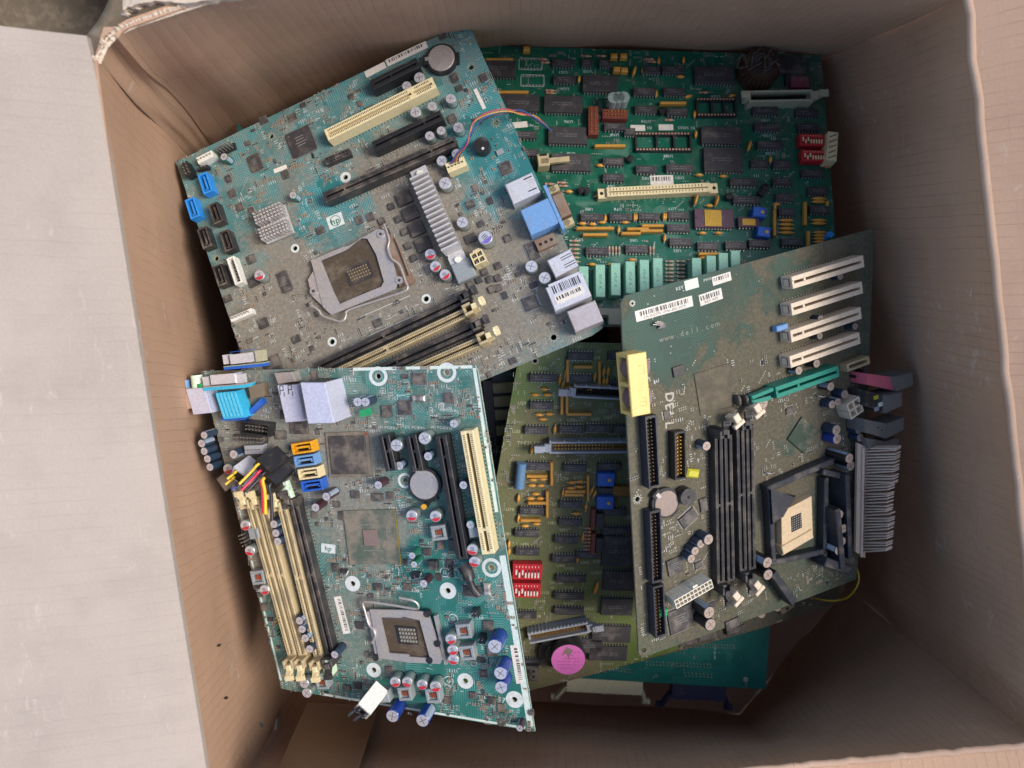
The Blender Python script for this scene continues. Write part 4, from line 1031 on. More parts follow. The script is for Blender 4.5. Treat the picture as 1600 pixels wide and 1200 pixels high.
for x, y, r_ in ((910, 348, 0), (926, 349, 0), (941, 346, 0), (912, 355, 0), (946, 340, 1.5), (992, 338, 1.5), (995, 338, 1.5), (1038, 337, 1.5), (1041, 337, 1.5), (977, 346, 0), (967, 358, 1.5), (1039, 371, 1.5),
                 (1098, 363, 0), (1123, 363, 0), (925, 412, 0), (955, 412, 0), (988, 405, 0), (1000, 413, 0), (1083, 405, 0), (1098, 402, 0), (1118, 402, 0), (1133, 400, 0), (1093, 272, 0), (1131, 274, 0),
                 (905, 122, 1.5), (1026, 145, 1.5), (1064, 118, 0), (1076, 149, .3), (1145, 148, .3), (1030, 93, 1.5), (1069, 92, 1.5), (1086, 177, 1.5), (1088, 208, 1.5), (938, 257, 0), (1205, 248, 1.5), (1109, 320, 0), (1212, 322, 1.5), (1294, 318, 1.5), (1005, 108, 1.5), (889, 298, 0), (1215, 318, 0), (935, 304, .4)): bead(B, x, y, r_)
for x, y in ((960, 86), (975, 86), (964, 107), (976, 108), (823, 75)):
    v = B.L(x, y, .006); mb = MB(); mb.box(0, 0, 1*MM, 5.5*MM, 4*MM, 5*MM, TANTAL, ch=.8*MM); B.add('tantalum_capacitor', mb, (v.x, v.y, 0)); B.take(v.x, v.y, 4*MM)
for x, y in ((1089, 310), (1122, 311), (1173, 225), (1296, 252), (992, 108)): bead(B, x, y, 1.3, 9, TANTAL, 7)
for x, y in ((915, 87), (940, 87), (1015, 92), (1019, 96), (848, 92), (852, 97), (859, 141), (860, 145), (1099, 144), (1045, 187), (877, 285), (880, 290), (858, 287)): resistor(B, x, y)
for i in range(6): resistor(B, 952+i*5.2 if i < 4 else 1016+(i-4)*5, 391, pi/2, 6, mat('resistor_grey', srgb(170, 170, 150), .5, dust=.2)); resistor(B, 897, 376+i*6.5, 0, 7, mat('resistor_grey', srgb(170, 170, 150), .5, dust=.2))
for i in range(12): resistor(B, 1046+(i % 2)*18, 408+(i//2)*6, 0, 6, mat('resistor_grey', srgb(170, 170, 150), .5, dust=.2))
for x, y, a, b in ((927, 188, 8, 24), (961, 178, 20, 8)):
    v = B.L(x, y, .007); mb = MB(); mb.box(0, 0, .2*MM, a*MM, b*MM, 7*MM, BROWN, ch=.3*MM)
    for i in range(int(max(a, b)/2.54)):
        for s_ in (-1, 1): u = (i-int(max(a, b)/2.54)/2+.5)*2.54*MM; mb.box(*( (s_*1.6*MM, u) if b > a else (u, s_*1.6*MM)), 7*MM, .8*MM, .8*MM, 1.5*MM, GOLD)
    B.add('jumper_block', mb, (v.x, v.y, 0)); B.take(v.x, v.y, 8*MM)
v = B.L(967, 152, .016); mb = MB(); CRY = mat('milky_can', srgb(150, 166, 158), .3, .2, dust=.1)
for dx in (-1, 0, 1): mb.cyl(dx*4*MM, 0, 6*MM, 4.6*MM, 10*MM, CRY, 20)
B.add('crystal_can', mb, (v.x, v.y, 0), .1)
for x, y in ((934, 183), (985, 247), (917, 297), (908, 296), (1035, 172), (1197, 292), (1140, 306), (1192, 300)):
    v = B.L(x, y, .006); mb = MB(); mb.cyl(0, 0, 1.5*MM, 2.7*MM, 4.5*MM, BLACK, 12); mb.box(0, 1.6*MM, 1.5*MM, 4.6*MM, 1.6*MM, 4.5*MM, BLACK)
    for k in (-1, 0, 1): mb.box(k*1.3*MM, 0, 0, .5*MM, .5*MM, 2*MM, PIN)
    B.add('transistor', mb, (v.x, v.y, 0), x % 3); B.take(v.x, v.y, 4*MM)
v = B.L(1191, 99, .016); mb = MB()                        # burnt-brown coil with stray fluff
COIL = mat('dark_varnish', srgb(60, 38, 24), .5, dust=.3); mb.cyl(0, 0, .5*MM, 16*MM, 15*MM, COIL, 30, r2=14*MM); mb.ring(0, 0, 15.6*MM, 5*MM, 9*MM, BLACKD)
for k in range(26):
    a = k*.24; mb.tube([(15*MM*cos(a), 15*MM*sin(a), 1*MM), (15.6*MM*cos(a), 15.6*MM*sin(a), 12*MM), (9*MM*cos(a+.1), 9*MM*sin(a+.1), 16*MM)], .8*MM, COIL, 5)
for k in range(16):
    a = rnd.uniform(0, 6.3); x0, y0 = rnd.uniform(-18, 18)*MM, rnd.uniform(-2, 14)*MM
    mb.tube(smooth_path([(x0, y0, 14*MM), (x0+rnd.uniform(-5, 5)*MM, y0+rnd.uniform(-5, 5)*MM, 18*MM), (x0+rnd.uniform(-9, 9)*MM, y0+rnd.uniform(-9, 9)*MM, 17*MM)], 4), .35*MM, mat('fluff', srgb(110, 104, 92), .9, dust=.3), 4)
B.add('coil', mb, (v.x, v.y, 0)); B.take(v.x, v.y, 16*MM)
v = B.L(1250, 128, .008); mb = MB(); mb.box(0, 0, 0, 14*MM, 9*MM, 8*MM, mat('dull_red_plastic', srgb(120, 50, 66), .5, dust=.3)); B.add('relay', mb, (v.x, v.y, 0)); B.take(v.x, v.y, 8*MM)
v = B.L(1225, 100, .006); mb = MB(); mb.box(0, 0, 0, 24*MM, 14*MM, 6*MM, BLACKD, ch=.5*MM); B.add('relay', mb, (v.x+6*MM, v.y, 0)); B.take(v.x, v.y, 12*MM)
v = B.L(1304, 366, .01); mb = MB(); mb.cyl(0, 0, .5*MM, 2.6*MM, 9*MM, SBLUE, 14); B.add('electrolytic_capacitor', mb, (v.x-3*MM, v.y, 0))
# little latch block at the left, half under the motherboard
v = B.L(868, 247, .014); mb = MB(); mb.box(0, 0, 8*MM, 22*MM, 4*MM, 3*MM, CREAMD, .12); mb.box(-9*MM, 0, 1*MM, 9*MM, 10*MM, 10*MM, CREAMD, .12, ch=.5*MM); mb.box(-9*MM, 3.5*MM, 9*MM, 5*MM, 1*MM, 4*MM, HOLE, .12); B.add('eject_lever', mb, (v.x, v.y, 0))
v = B.L(955, 487, .010); mb = MB(); mb.box(0, 0, 1*MM, 26*MM, 5*MM, 9*MM, mat('bone_plastic', srgb(176, 172, 142), .5, dust=.3)); mb.box(4*MM, -6*MM, 1*MM, 12*MM, 7*MM, 9*MM, mat('bone_plastic', srgb(176, 172, 142), .5, dust=.3)); B.add('eject_lever', mb, (v.x, v.y, 0))
for x, y, s_ in ((880, 113, 'U151'), (918, 112, 'U138'), (882, 139, 'U136'), (888, 190, 'U196'), (892, 240, 'U118'), (953, 232, 'U183'), (960, 211, 'U118'), (1009, 190, 'U124'), (1044, 244, 'U188'), (1062, 278, 'U101'), (1010, 279, 'U102'), (920, 327, 'U80'), (965, 327, 'U78'), (1050, 326, 'U77'), (905, 375, 'UP5'), (990, 376, 'U65'), (1058, 392, 'U52'), (1118, 151, 'U134'),
                 (1015, 200, '155'), (1072, 200, '01 50S55'), (1196, 188, 'U191'), (1199, 212, 'U130'), (1203, 240, 'U128'), (955, 291, 'U64'), (828, 196, 'N/S')):
    v = B.L(x, y); text(B.silk, s_, v.x, v.y, .06*MM, 3.3*MM, WHITE_INK, pi); B.take(v.x, v.y, 3*MM)
for x, y in ((829, 100), (832, 126)):
    for s_ in (-1, 1):
        v = B.L(x, y+s_*9); B.silk.quad(v.x, v.y, .06*MM, 18*MM, .4*MM, WHITE_INK)
        for i in range(7): u = B.L(x-14+i*5, y+s_*7); B.pads.cyl(u.x, u.y, 0, .8*MM, .15*MM, SOLDER, 8)
        v = B.L(x+s_*18, y); B.silk.quad(v.x, v.y, .06*MM, .4*MM, 9*MM, WHITE_INK)
scatter(B, 420, chips=0, seed=21); vias(B, 420, 5)
finish(B)

# ------------------------------------------------------------------ board C: motherboard leaning at lower left
Cb = Board('motherboard', 'green motherboard at lower left with a cyan video port and cut power plugs', 'motherboard',
          (650, 980, .505), (-.22, -.13, 1), ((314, 578), (742, 570)), 'computer motherboards in the box')
B = Cb
lc = lambda x, y: tuple(B.L(x, y))
pmC = pcb_mat('speckled_green_board', srgb(40, 104, 94), srgb(84, 142, 134), 0.27,
              [(*lc(420, 720), .09, .55), (*lc(580, 830), .04, .6), (*lc(540, 710), .05, .5), (*lc(390, 850), .05, .45), (*lc(560, 970), .05, .25)], dust_col=srgb(136, 130, 118), wipe=[(*lc(760, 1080), .07, .3), (*lc(690, 900), .04, .3)])
make_pcb(B, [(314, 580), (742, 571), (747, 580), (836, 1143), (440, 1076)], pmC, EDGEL,
    [(591, 588, 1.9, 6.5, 'b'), (698, 582, 1.9, 6.5, 'b'), (633, 751, 1.9, 5.2, 'b'), (551, 912, 1.9, 5.6, 'w'), (700, 923, 1.9, 5.8, 'w'), (584, 1047, 1.9, 5.4, 'w'), (727, 1064, 1.9, 5.6, 'w'), (804, 1093, 1.9, 6, 'w'), (768, 887, 1.9, 6.6, 'b')])
# bare pale border strips along the right and top edges
for p1, p2, w_ in (((741, 575), (776, 800), 2.2), ((785, 868), (829, 1135), 4.2), ((552, 577), (738, 573), 2), ((500, 1084), (830, 1139), 1.6), ((360, 740), (441, 1070), 1.4)):
    c, L_, rz = B.seg(p1, p2, 0); s_ = (B.I @ P(600, 850, .5)).xy; B.silk.quad(c.x, c.y, .07*MM, L_, w_*MM, mat('bare_laminate', srgb(206, 216, 204), .55, dust=.15), rz)
label_on(B, (803, 1008), (813, 1068), 5.5, .15, code='', name='barcode_label')
label_on(B, (527, 932), (542, 990), 5.5, .12, code='', name='paper_label')
for p1, p2, m_, lt in (((391, 790), (456, 1026), CREAMD, CREAM), ((409, 790), (473, 1026), CREAMD, CREAM), ((440, 794), (497, 1028), CREAMD, CREAM), ((459, 790), (516, 1024), BLACKD, BLACKD)):
    dimm(B, p1, p2, m_, lt, (1, 1), label='cream memory slot' if m_ is CREAMD else 'black memory slot')
slot(B, (599, 681), (611, 736), BLACK, 11, 7.6, 1.8, (.45,)); slot(B, (641, 681), (653, 736), BLACK, 11, 7.6, 1.8, (.45,)); slot(B, (688, 681), (722, 874), BLACK, 11, 7.6, 1.7, (.17,))
slot(B, (729, 673), (763, 866), CREAM, 11.5, 8.6, 2.2, (.80,), dots=BROWNHOLE, label='cream expansion slot')
coin(B, 662, 758, .4, 9.8)
def dirC(p1, p2): return B.seg(p1, p2, .008)[2]
rx = dirC((457, 708), (498, 702))
for x, y, m_, l_ in ((472, 700, AMBER, 'amber drive socket'), (476, 720, LBLUE, 'light blue drive socket'), (482, 740, CREAM, 'cream drive socket'), (487, 759, BLUE, 'dark blue drive socket')): sata(B, x, y, rx, m_, l_, d=7.4)
# big ceramic bridge chip with a raised frame, and the bare-die chip
c = B.L(544, 711, .002); rq = dirC((510, 680), (578, 678)); mb = MB(); a_ = 31*MM
mb.box(0, 0, .2*MM, a_, a_, 1.2*MM, mat('chip_carrier', srgb(104, 96, 84), .6, dust=.55)); mb.box(0, 0, 1.4*MM, a_*.84, a_*.84, 1.2*MM, EPOXYD, ch=.3*MM); mb.quad(a_*.45, a_*.45, 1.46*MM, 2*MM, 2*MM, COPPER)
B.add('bridge_chip', mb, (c.x, c.y, 0), rq); B.take(c.x, c.y, 18*MM)
c = B.L(581, 840, .002); mb = MB(); a_ = 38*MM; rq2 = dirC((540, 812), (605, 810))
mb.box(0, 0, .2*MM, a_, a_, 1.2*MM, mat('green_chip_carrier', srgb(74, 90, 78), .6, dust=.55)); mb.box(-1*MM, 0, 1.4*MM, 10*MM, 11*MM, .8*MM, mat('bare_die', srgb(128, 108, 100), .3, dust=.4))
mb.box(a_*.49, 0, .25*MM, .7*MM, a_, 1.35*MM, GOLD)
for k in range(14):
    for s_ in (-1, 1): mb.box((-7+k)*MM, s_*9*MM, 1.4*MM, .6*MM, .5*MM, .4*MM, SOLDER)
    mb.box(11*MM, (-7+k)*MM, 1.4*MM, .5*MM, .6*MM, .4*MM, SOLDER)
B.add('bridge_chip', mb, (c.x, c.y, 0), rq2); B.take(c.x, c.y, 22*MM)
qfp(B, 654, 592, 9, 7); qfp(B, 632, 637, 9, 9); qfp(B, 700, 622, 6, 6); qfp(B, 604, 643, 7, 8, pins=False); qfp(B, 590, 777, 8, 5); qfp(B, 707, 851, 5, 7, pins=False); qfp(B, 688, 851, 5, 7, pins=False); qfp(B, 702, 879, 5, 4)
qfp(B, 737, 924, 12, 7); qfp(B, 763, 978, 7, 7, pins=False); qfp(B, 768, 1018, 7, 7, pins=False); qfp(B, 755, 1053, 5, 5); qfp(B, 467, 668, 13, 9, pins=False); qfp(B, 438, 680, 8, 6, pins=False); qfp(B, 542, 1075, 5, 4, pins=False); qfp(B, 647, 868, 3, 4)
for x, y, r_, h, s_, t, m_ in ((559, 628, 3.2, 12, SLATE, CANTOP, None), (571, 628, 3.2, 12, SLATE, CANTOP, None), (619, 696, 4, 11, SILV, CANTOP, None), (663, 685, 4.1, 11, SILV, CANTOP, None), (669, 713, 3, 8, SLATE, CANTOP, None),
        (624, 728, 3, 8, SLATE, CANTOP, None), (709, 662, 2.8, 9, SILV, CANTOP, None), (724, 758, 2.8, 9, SLATE, CANTOP, None), (591, 758, 2.9, 12, PURP, CANTOP, None), (510, 776, 3, 14, PURP, CANTOP, None), (493, 793, 3, 12, PURP, CANTOP, None),
        (643, 806, 3.9, 9, SILV, CANTOP, REDINK), (680, 807, 3.9, 9, SILV, CANTOP, REDINK), (644, 868, 2.3, 12, MOSS, CANTOP, None), (647, 882, 2.3, 12, MOSS, CANTOP, None), (662, 912, 2.8, 12, PURP, CANTOP, None), (735, 820, 2.8, 8, TEAL, CANTOP, None),
        (738, 859, 3.9, 9, SILV, CANTOP, REDINK), (741, 878, 3.8, 8, SILV, CANTOP, REDINK), (704, 999, 3.8, 11, SILV, CANTOP, REDINK), (707, 1016, 3.8, 10, SILV, CANTOP, REDINK), (708, 1031, 3.8, 10, SILV, CANTOP, REDINK),
        (773, 1010, 4.9, 16, NAVY, CANTOP, None), (782, 1052, 4.6, 15, NAVY, CANTOP, None), (783, 1074, 4.4, 14, NAVY, CANTOP, None), (617, 1066, 3.8, 9, SILV, CANTOP, REDINK), (636, 1066, 3.8, 9, SILV, CANTOP, REDINK), (659, 1070, 3.8, 9, SILV, CANTOP, REDINK), (680, 1073, 4, 9, SILV, CANTOP, REDINK),
        (613, 1119, 4.6, 15, NAVY, CANTOP, None), (660, 1126, 4.6, 15, NAVY, CANTOP, None), (475, 1068, 3.6, 8, SILV, CANTOP, None), (479, 1083, 3.6, 8, SILV, CANTOP, None), (812, 1138, 2.4, 9, PURP, CANTOP, None),
        (319, 680, 2.7, 12, SLATE, CANTOP, None), (315, 693, 2.9, 12, SLATE, CANTOP, None), (319, 705, 2.8, 12, SLATE, CANTOP, None), (324, 717, 2.8, 12, SLATE, CANTOP, None), (328, 730, 2.8, 12, SLATE, CANTOP, None), (365, 710, 3.2, 11, SLATE, CANTOP, None), (356, 733, 3.8, 9, SILV, CANTOP, REDINK),
        (383, 821, 3.8, 10, SILV, CANTOP, REDINK), (390, 861, 3.8, 10, SILV, CANTOP, REDINK), (413, 922, 3.8, 9, SILV, CANTOP, REDINK), (428, 819, 2.9, 12, SLATE, CANTOP, None), (431, 833, 2.9, 12, SLATE, CANTOP, None), (434, 846, 2.9, 12, SLATE, CANTOP, None),
        (468, 970, 2.9, 12, SLATE, CANTOP, None), (472, 983, 2.9, 12, SLATE, CANTOP, None), (477, 997, 2.9, 12, SLATE, CANTOP, None), (484, 1014, 2.9, 12, SLATE, CANTOP, None), (523, 1023, 2.8, 13, SLATE, CANTOP, None)):
    cap(B, x, y, r_, h, s_, t, m_)
for x, y, a in ((685, 833, 10), (724, 987, 10), (729, 1021, 10), (632, 1085, 9.5), (676, 1088, 10), (502, 1068, 9), (402, 903, 10)): choke(B, x, y, a, 8, rx)
choke(B, 599, 1090, 8, 8, rx, coil=False); choke(B, 396, 834, 8, 8, rx, coil=False); choke(B, 740, 832, 7, 7, rx, coil=False)
v = B.L(662, 792, .009); mb = MB(); mb.cyl(0, 0, 0, 2*MM, 8*MM, BLACK, 12); mb.cyl(0, 0, 8*MM, 1.8*MM, 1*MM, AMBER, 12); B.add('jumper_cap', mb, (v.x, v.y, 0)); B.take(v.x, v.y, 3*MM)
header(B, (378, 668), (417, 673), 2, 9, BLACK, shroud=True, name='boxed_header'); header(B, (360, 686), (412, 689), 2, 6, BLACKD, bar=.3); header(B, (380, 704), (408, 703), 1, 8, GREYP, w_=6, bar=.8, pin=SOLDER)
header(B, (427, 968), (439, 971), 2, 9, AMBER, pin=GOLD, bar=.35); header(B, (430, 990), (446, 992), 2, 7, GRN, pin=HOLE, bar=.4); header(B, (373, 832), (383, 858), 2, 8, BLACK)
header(B, (735, 962), (746, 962), 2, 9, BLACK, bar=.7); header(B, (745, 1003), (756, 1004), 2, 9, BLACK, bar=.7); header(B, (700, 886), (702, 906), 1, 6, BLACK)
for x, y in ((783, 1128), (789, 1133), (795, 1130), (789, 1124)):
    v = B.L(x, y, .011); mb = MB(); mb.box(0, 0, 0, .8*MM, .8*MM, 12*MM, PIN); B.add('jumper_pin', mb, (v.x, v.y, 0))
for x, y in ((760, 922), (653, 623)):
    v = B.L(x, y, .003); mb = MB(); mb.box(0, 0, .1*MM, 5*MM, 8.5*MM if x > 700 else 4*MM, 3*MM, STEEL, ch=1*MM); mb.box(0, 0, .1*MM, 9*MM if x < 700 else 5*MM, 4*MM, 3*MM, STEEL, ch=1*MM); B.add('crystal_can', mb, (v.x, v.y, 0)); B.take(v.x, v.y, 5*MM)
# black latch beside the long slot
mb = MB(); pts = [b3(B, *p) for p in ((724, 884, 8), (731, 895, 10), (733, 905, 10), (738, 918, 9), (748, 930, 8))]
mb.tube(pts, 2.6*MM, BLACK, 6); mb.tube(pts[:3], 4.2*MM, BLACK, 6); B.add('slot_latch', mb)
v = B.L(675, 885, .006); mb = MB(); mb.box(0, 0, .2*MM, 6*MM, 6*MM, 5*MM, BLACKD, ch=.3*MM); B.add('power_transistor', mb, (v.x, v.y, 0)); B.take(v.x, v.y, 4*MM)
label_on(B, (562, 647), (581, 642), 4.4, 7, mt=GRN, name='green_tag')
# CPU socket
c = B.L(635, 990, .003); B.take(c.x, c.y, 27*MM)
def hpoly(pts, h): return quadpx(B, pts, h)
mb = MB(); mb.prism(hpoly([(582, 957), (665, 962), (684, 1036), (600, 1030)], 3), .1*MM, 3*MM, mat('socket_grid', srgb(84, 74, 68), .55, dust=.35))
p0 = B.L(594, 966, .0032); ux = (B.L(658, 970, .0032)-p0)/30; uy = (B.L(607, 1021, .0032)-p0)/28
for i in range(1, 30):
    for j in range(1, 28):
        if 10 < i < 21 and 8 < j < 20: continue
        q_ = p0+ux*i+uy*j; mb.box(q_.x, q_.y, 3*MM, .6*MM, .4*MM, .3*MM, pins_m)
sk = B.add('processor_socket', mb)
mb = MB(); frame(mb, hpoly([(617, 977), (650, 980), (655, 1008), (623, 1005)], 3.5), hpoly([(621, 980), (648, 982), (653, 1006), (626, 1003)], 3.5), 3*MM, 3.6*MM, BLACK)
for i in range(6):
    for j in range(4): v = B.L(624+i*4.6+j*1.2, 983+i*.3+j*6, .004); mb.box(v.x, v.y, 3*MM, 1.1*MM, 1.6*MM, 1.2*MM, SOLDER, .2)
B.add('socket_center', mb, (0, 0, 0), 0, sk)
mb = MB()
frame(mb, hpoly([(578, 952), (636, 953), (665, 956), (672, 965), (692, 1030), (688, 1037), (640, 1035), (592, 1028)], 5), hpoly([(595, 964), (627, 965), (631, 963), (656, 969), (672, 1028), (640, 1026), (637, 1022), (608, 1020)], 5), 4*MM, 5.4*MM, STEEL)
for p1, p2 in (((576, 955), (590, 1030)), ((680, 962), (697, 1038))):
    c, L_, rz = B.seg(p1, p2, .004); mb.box(c.x, c.y, .5*MM, L_, 2*MM, 4*MM, STEEL, rz)
B.add('load_plate', mb, (0, 0, 0), 0, sk)
for x, y in ((668, 958), (684, 1004), (588, 1026), (672, 1030)):
    v = B.L(x, y, .004); t = MB(); t.cyl(0, 0, 2*MM, 2.4*MM, 3.8*MM, BLACK, 14); B.add('corner_pad', t, (v.x, v.y, 0), 0, sk)
mb = MB(); mb.tube(smooth_path([b3(B, x, y, h) for x, y, h in ((624, 934, 9), (640, 937, 9), (650, 941, 8), (654, 948, 7), (648, 951, 6), (610, 945, 6), (572, 940, 6), (567, 944, 5), (570, 954, 5), (576, 975, 5), (584, 985, 6), (586, 994, 6), (581, 1004, 5))], 5), .9*MM, STEEL)
B.add('socket_lever', mb, (0, 0, 0), 0, sk)
# ---- port row on the upper left edge
rp = dirC((482, 600), (520, 598))
def portbox(name, face, h, col, side=None, openings=()):
    """face = 4 photo pixels of the top face (clockwise from upper left) at height h"""
    q4 = hpoly(face, h); mb = MB(); q4r = q4[::-1]
    A_ = sum(q4[i][0]*q4[(i+1) % 4][1]-q4[(i+1) % 4][0]*q4[i][1] for i in range(4)); q = q4 if A_ > 0 else q4r
    mb.prism(q, .1*MM, h*MM-.5*MM, col); cx = sum(p[0] for p in q)/4; cy = sum(p[1] for p in q)/4
    mb.prism([(cx+(p[0]-cx)*.96, cy+(p[1]-cy)*.96) for p in q], h*MM-.5*MM, h*MM, col)
    a, b = Vector(q4[0]), Vector(q4[1]); d = b-a; nrm = Vector((-d.y, d.x)).normalized()
    if nrm.dot(Vector((cx, cy))-a) > 0: nrm = -nrm
    for t0, t1, z0, z1, m_ in openings:    # on the outward-looking side
        p0 = a+d*t0+nrm*.25*MM; p1 = a+d*t1+nrm*.25*MM
        vs = [(*p0, z0*MM), (*p1, z0*MM), (*p1, z1*MM), (*p0, z1*MM)]
        if (p1-p0).x*nrm.y-(p1-p0).y*nrm.x > 0: vs = vs[::-1]
        vs2 = [(x-nrm.x*.3*MM, y-nrm.y*.3*MM, z) for x, y, z in vs]
        mb.add(vs, [(0, 1, 2, 3)], m_); mb.add(vs+vs2, [(0, 4, 5, 1), (1, 5, 6, 2), (2, 6, 7, 3), (3, 7, 4, 0)], m_)
    B.take(cx, cy, 12*MM); o = B.add(name, mb)
    return o, a, d, nrm
BL = mat('white_shield', srgb(204, 205, 220), .35, .2, dust=.15)
o, *_ = portbox('usb_port', [(433, 602), (464, 601), (475, 658), (446, 660)], 15, BL, openings=((.08, .92, 2, 6, BLACK), (.08, .92, 9, 13, BLACK)))
o, *_ = portbox('network_port', [(469, 598), (507, 598), (522, 661), (481, 662)], 26, BL, openings=((.1, .9, 2, 11, BLACK), (.08, .92, 14, 17.5, BLACK), (.08, .92, 20, 24, BLACK), (.3, .6, 3, 4, LBLUE), (.3, .6, 15, 16, WHITEP), (.3, .6, 21.5, 22.5, LBLUE)))
t = MB()
for x, y in ((440, 610), (453, 609)):
    v = B.L(x, y, .0151)
    for dx, dy, sx, sy in ((-1.2, 0, .5, 6), (0, 3, 2.4, .5), (1.2, 1.5, .5, 3), (.2, 0, 2.6, .5), (1.6, -2.6, .5, 3)): t.box(v.x+dx*MM, v.y+dy*MM, 15*MM, sx*MM, sy*MM, .1*MM, HOLE)
B.add('spring_tabs', t)
portbox('usb_port', [(428, 583), (456, 581), (462, 596), (434, 600)], 9, STEEL, openings=((.1, .9, 2, 7, BLACK),))
# cyan video connector with blue base
vd = dirC((345, 640), (385, 637))
FL = B.L(362, 612, .016)
mb = MB(); q = hpoly([(337, 614), (368, 611), (384, 652), (350, 655)], 12.5)
mb.prism(q if True else q, 2*MM, 12.5*MM, CYAN)
for i in range(6):
    p1 = (339+i*5.6, 615-i*.4); p2 = (351+i*5.6, 652-i*.5); c, L_, rz = B.seg(p1, p2, .0126); mb.box(c.x, c.y, 12.5*MM, L_, 1.2*MM, .9*MM, mat('cyan_rib', srgb(90, 190, 216), .35, dust=.08), rz)
vc = B.add('video_port', mb); B.take(*B.L(362, 635, .012), 16*MM)
mb = MB(); q = hpoly([(348, 650), (384, 648), (410, 622), (414, 630), (384, 656), (350, 657)], 4); mb.prism(q, 1*MM, 6*MM, BLUE); B.add('connector_base', mb, (0, 0, 0), 0, vc)
fl0, fl1 = hpoly([(320, 608), (384, 604)], 13); d = Vector(fl1)-Vector(fl0); n2 = Vector((-d.y, d.x)).normalized()
if n2.y < 0: n2 = -n2
def flange(mb, p1, p2, h0, h1, t0, t1, m_, ch=0.0):
    """a plate standing on the board edge between two pixels, from depth t0 to t1 (outward)"""
    a, b = [Vector(v) for v in hpoly([p1, p2], h1)]; d = (b-a); n2 = Vector((-d.y, d.x)).normalized()
    if n2.y < 0: n2 = -n2
    q = [a+n2*t0*MM, b+n2*t0*MM, b+n2*t1*MM, a+n2*t1*MM]
    vs = [(*p, h0*MM) for p in q]+[(*p, h1*MM) for p in q]; mb.hull8(vs, m_); return a, b, n2, d
mb = MB(); flange(mb, (318, 611), (382, 606), 1, 15, 0, 2.2, CYAN); flange(mb, (318, 611), (382, 606), .5, 15.4, 2.2, 2.8, STEEL)
B.add('port_flange', mb, (0, 0, 0), 0, vc)
mb = MB(); flange(mb, (331, 608), (369, 605), 3.5, 13, 2.8, 9.5, SHIELD); flange(mb, (334, 606), (366, 603), 4.5, 12, 9.5, 9.8, BROWNHOLE); B.add('port_shell', mb, (0, 0, 0), 0, vc)
for a1, a2 in (((370, 606), (380, 605)), ((319, 610), (328, 609))):
    mb = MB(); flange(mb, a1, a2, 6, 12, 2.8, 9, SHIELD); B.add('jack_screw', mb, (0, 0, 0), 0, vc)
# second connector further along, standing proud behind
mb = MB(); flange(mb, (352, 592), (415, 586), 1, 8, 6, 8, BLUE); flange(mb, (352, 592), (415, 586), .5, 8.3, 8, 8.6, EDGE); flange(mb, (364, 589), (398, 585), 0, 9, 8.6, 15, SHIELD); flange(mb, (365, 585), (397, 581), 1, 7, 15, 15.3, BLUE)
flange(mb, (353, 589), (361, 588), 1, 7, 8.6, 15, SHIELD); flange(mb, (403, 585), (413, 584), 1, 8, 8.6, 16, mat('bone_plastic', srgb(176, 172, 142), .5, dust=.3)); B.add('serial_port', mb)
mb = MB(); q = hpoly([(388, 604), (412, 598), (414, 618), (392, 624)], 6); mb.prism(q, .2*MM, 6*MM, mat('tan_plastic', srgb(120, 104, 82), .5, dust=.35)); B.add('connector_body', mb)
# audio jacks
portbox('audio_housing', [(290, 608), (318, 606), (331, 645), (302, 648)], 14, BL)
RB_ = mat('stained_beige', srgb(184, 158, 140), .6, dust=.3)
portbox('audio_housing', [(266, 610), (290, 607), (301, 638), (275, 641)], 13, RB_)
for x, y, m_, h in ((283, 597, LBLUE, 5), (303, 589, MINT, 5), (312, 602, GRN, 4)):
    a = B.L(x, y, .010); mb = MB(); ax = Vector((n2.x, n2.y, 0)); p0 = Vector((a.x, a.y, 7*MM))
    mb.tube([p0-ax*9*MM, p0+ax*1*MM], 4.0*MM, m_, 18); mb.tube([p0+ax*.9*MM, p0+ax*1.15*MM], 2.2*MM, HOLE, 14); B.add('audio_jack', mb)
# ---- power plugs with cut wires
def plug(pa, pb, ha, hb, w_, t_, m_, name='power_plug', group=None):
    """a long plug from pixel pa (height ha) to pb (height hb)"""
    a, b = b3(B, *pa, ha), b3(B, *pb, hb); d = (b-a); z = Vector((0, 0, 1)); x = d.normalized(); y = z.cross(x).normalized(); z2 = x.cross(y)
    vs = []
    for p in (a, b):
        vs += [p-y*w_*MM/2-z2*t_*MM/2, p+y*w_*MM/2-z2*t_*MM/2, p+y*w_*MM/2+z2*t_*MM/2, p-y*w_*MM/2+z2*t_*MM/2]
    mb = MB(); mb.add(vs, [(0, 1, 2, 3), (7, 6, 5, 4), (0, 4, 5, 1), (1, 5, 6, 2), (2, 6, 7, 3), (3, 7, 4, 0)], m_)
    # recessed wire end at b
    k = .74; c = b+x*.15*MM
    mb.add([c+y*w_*MM*k/2*s1+z2*t_*MM*k/2*s2 for s1, s2 in ((-1, -1), (1, -1), (1, 1), (-1, 1))], [(0, 1, 2, 3)], HOLE)
    return B.add(name, mb), x, y, z2, b
def wires(b, x, y, z2, cols, w_, length, bend=Vector((0, 0, 0)), r=.95):
    for k, (u, v_, cm) in enumerate(cols):
        p0 = b+y*u*MM+z2*v_*MM-x*3*MM
        mb = MB(); mb.tube(smooth_path([p0, p0+x*5*MM, p0+x*(length*.5)*MM+bend*.35, p0+x*length*MM+bend], 5), r*MM, cm, 8); B.add('cut_wire', mb)
WY, WR, WK, WB = mat('yellow_wire', srgb(232, 190, 50), .35, dust=.05), mat('red_wire', srgb(214, 52, 84), .35, dust=.05), mat('black_wire', srgb(44, 46, 52), .35, dust=.1), mat('blue_wire', srgb(60, 80, 170), .35, dust=.05)
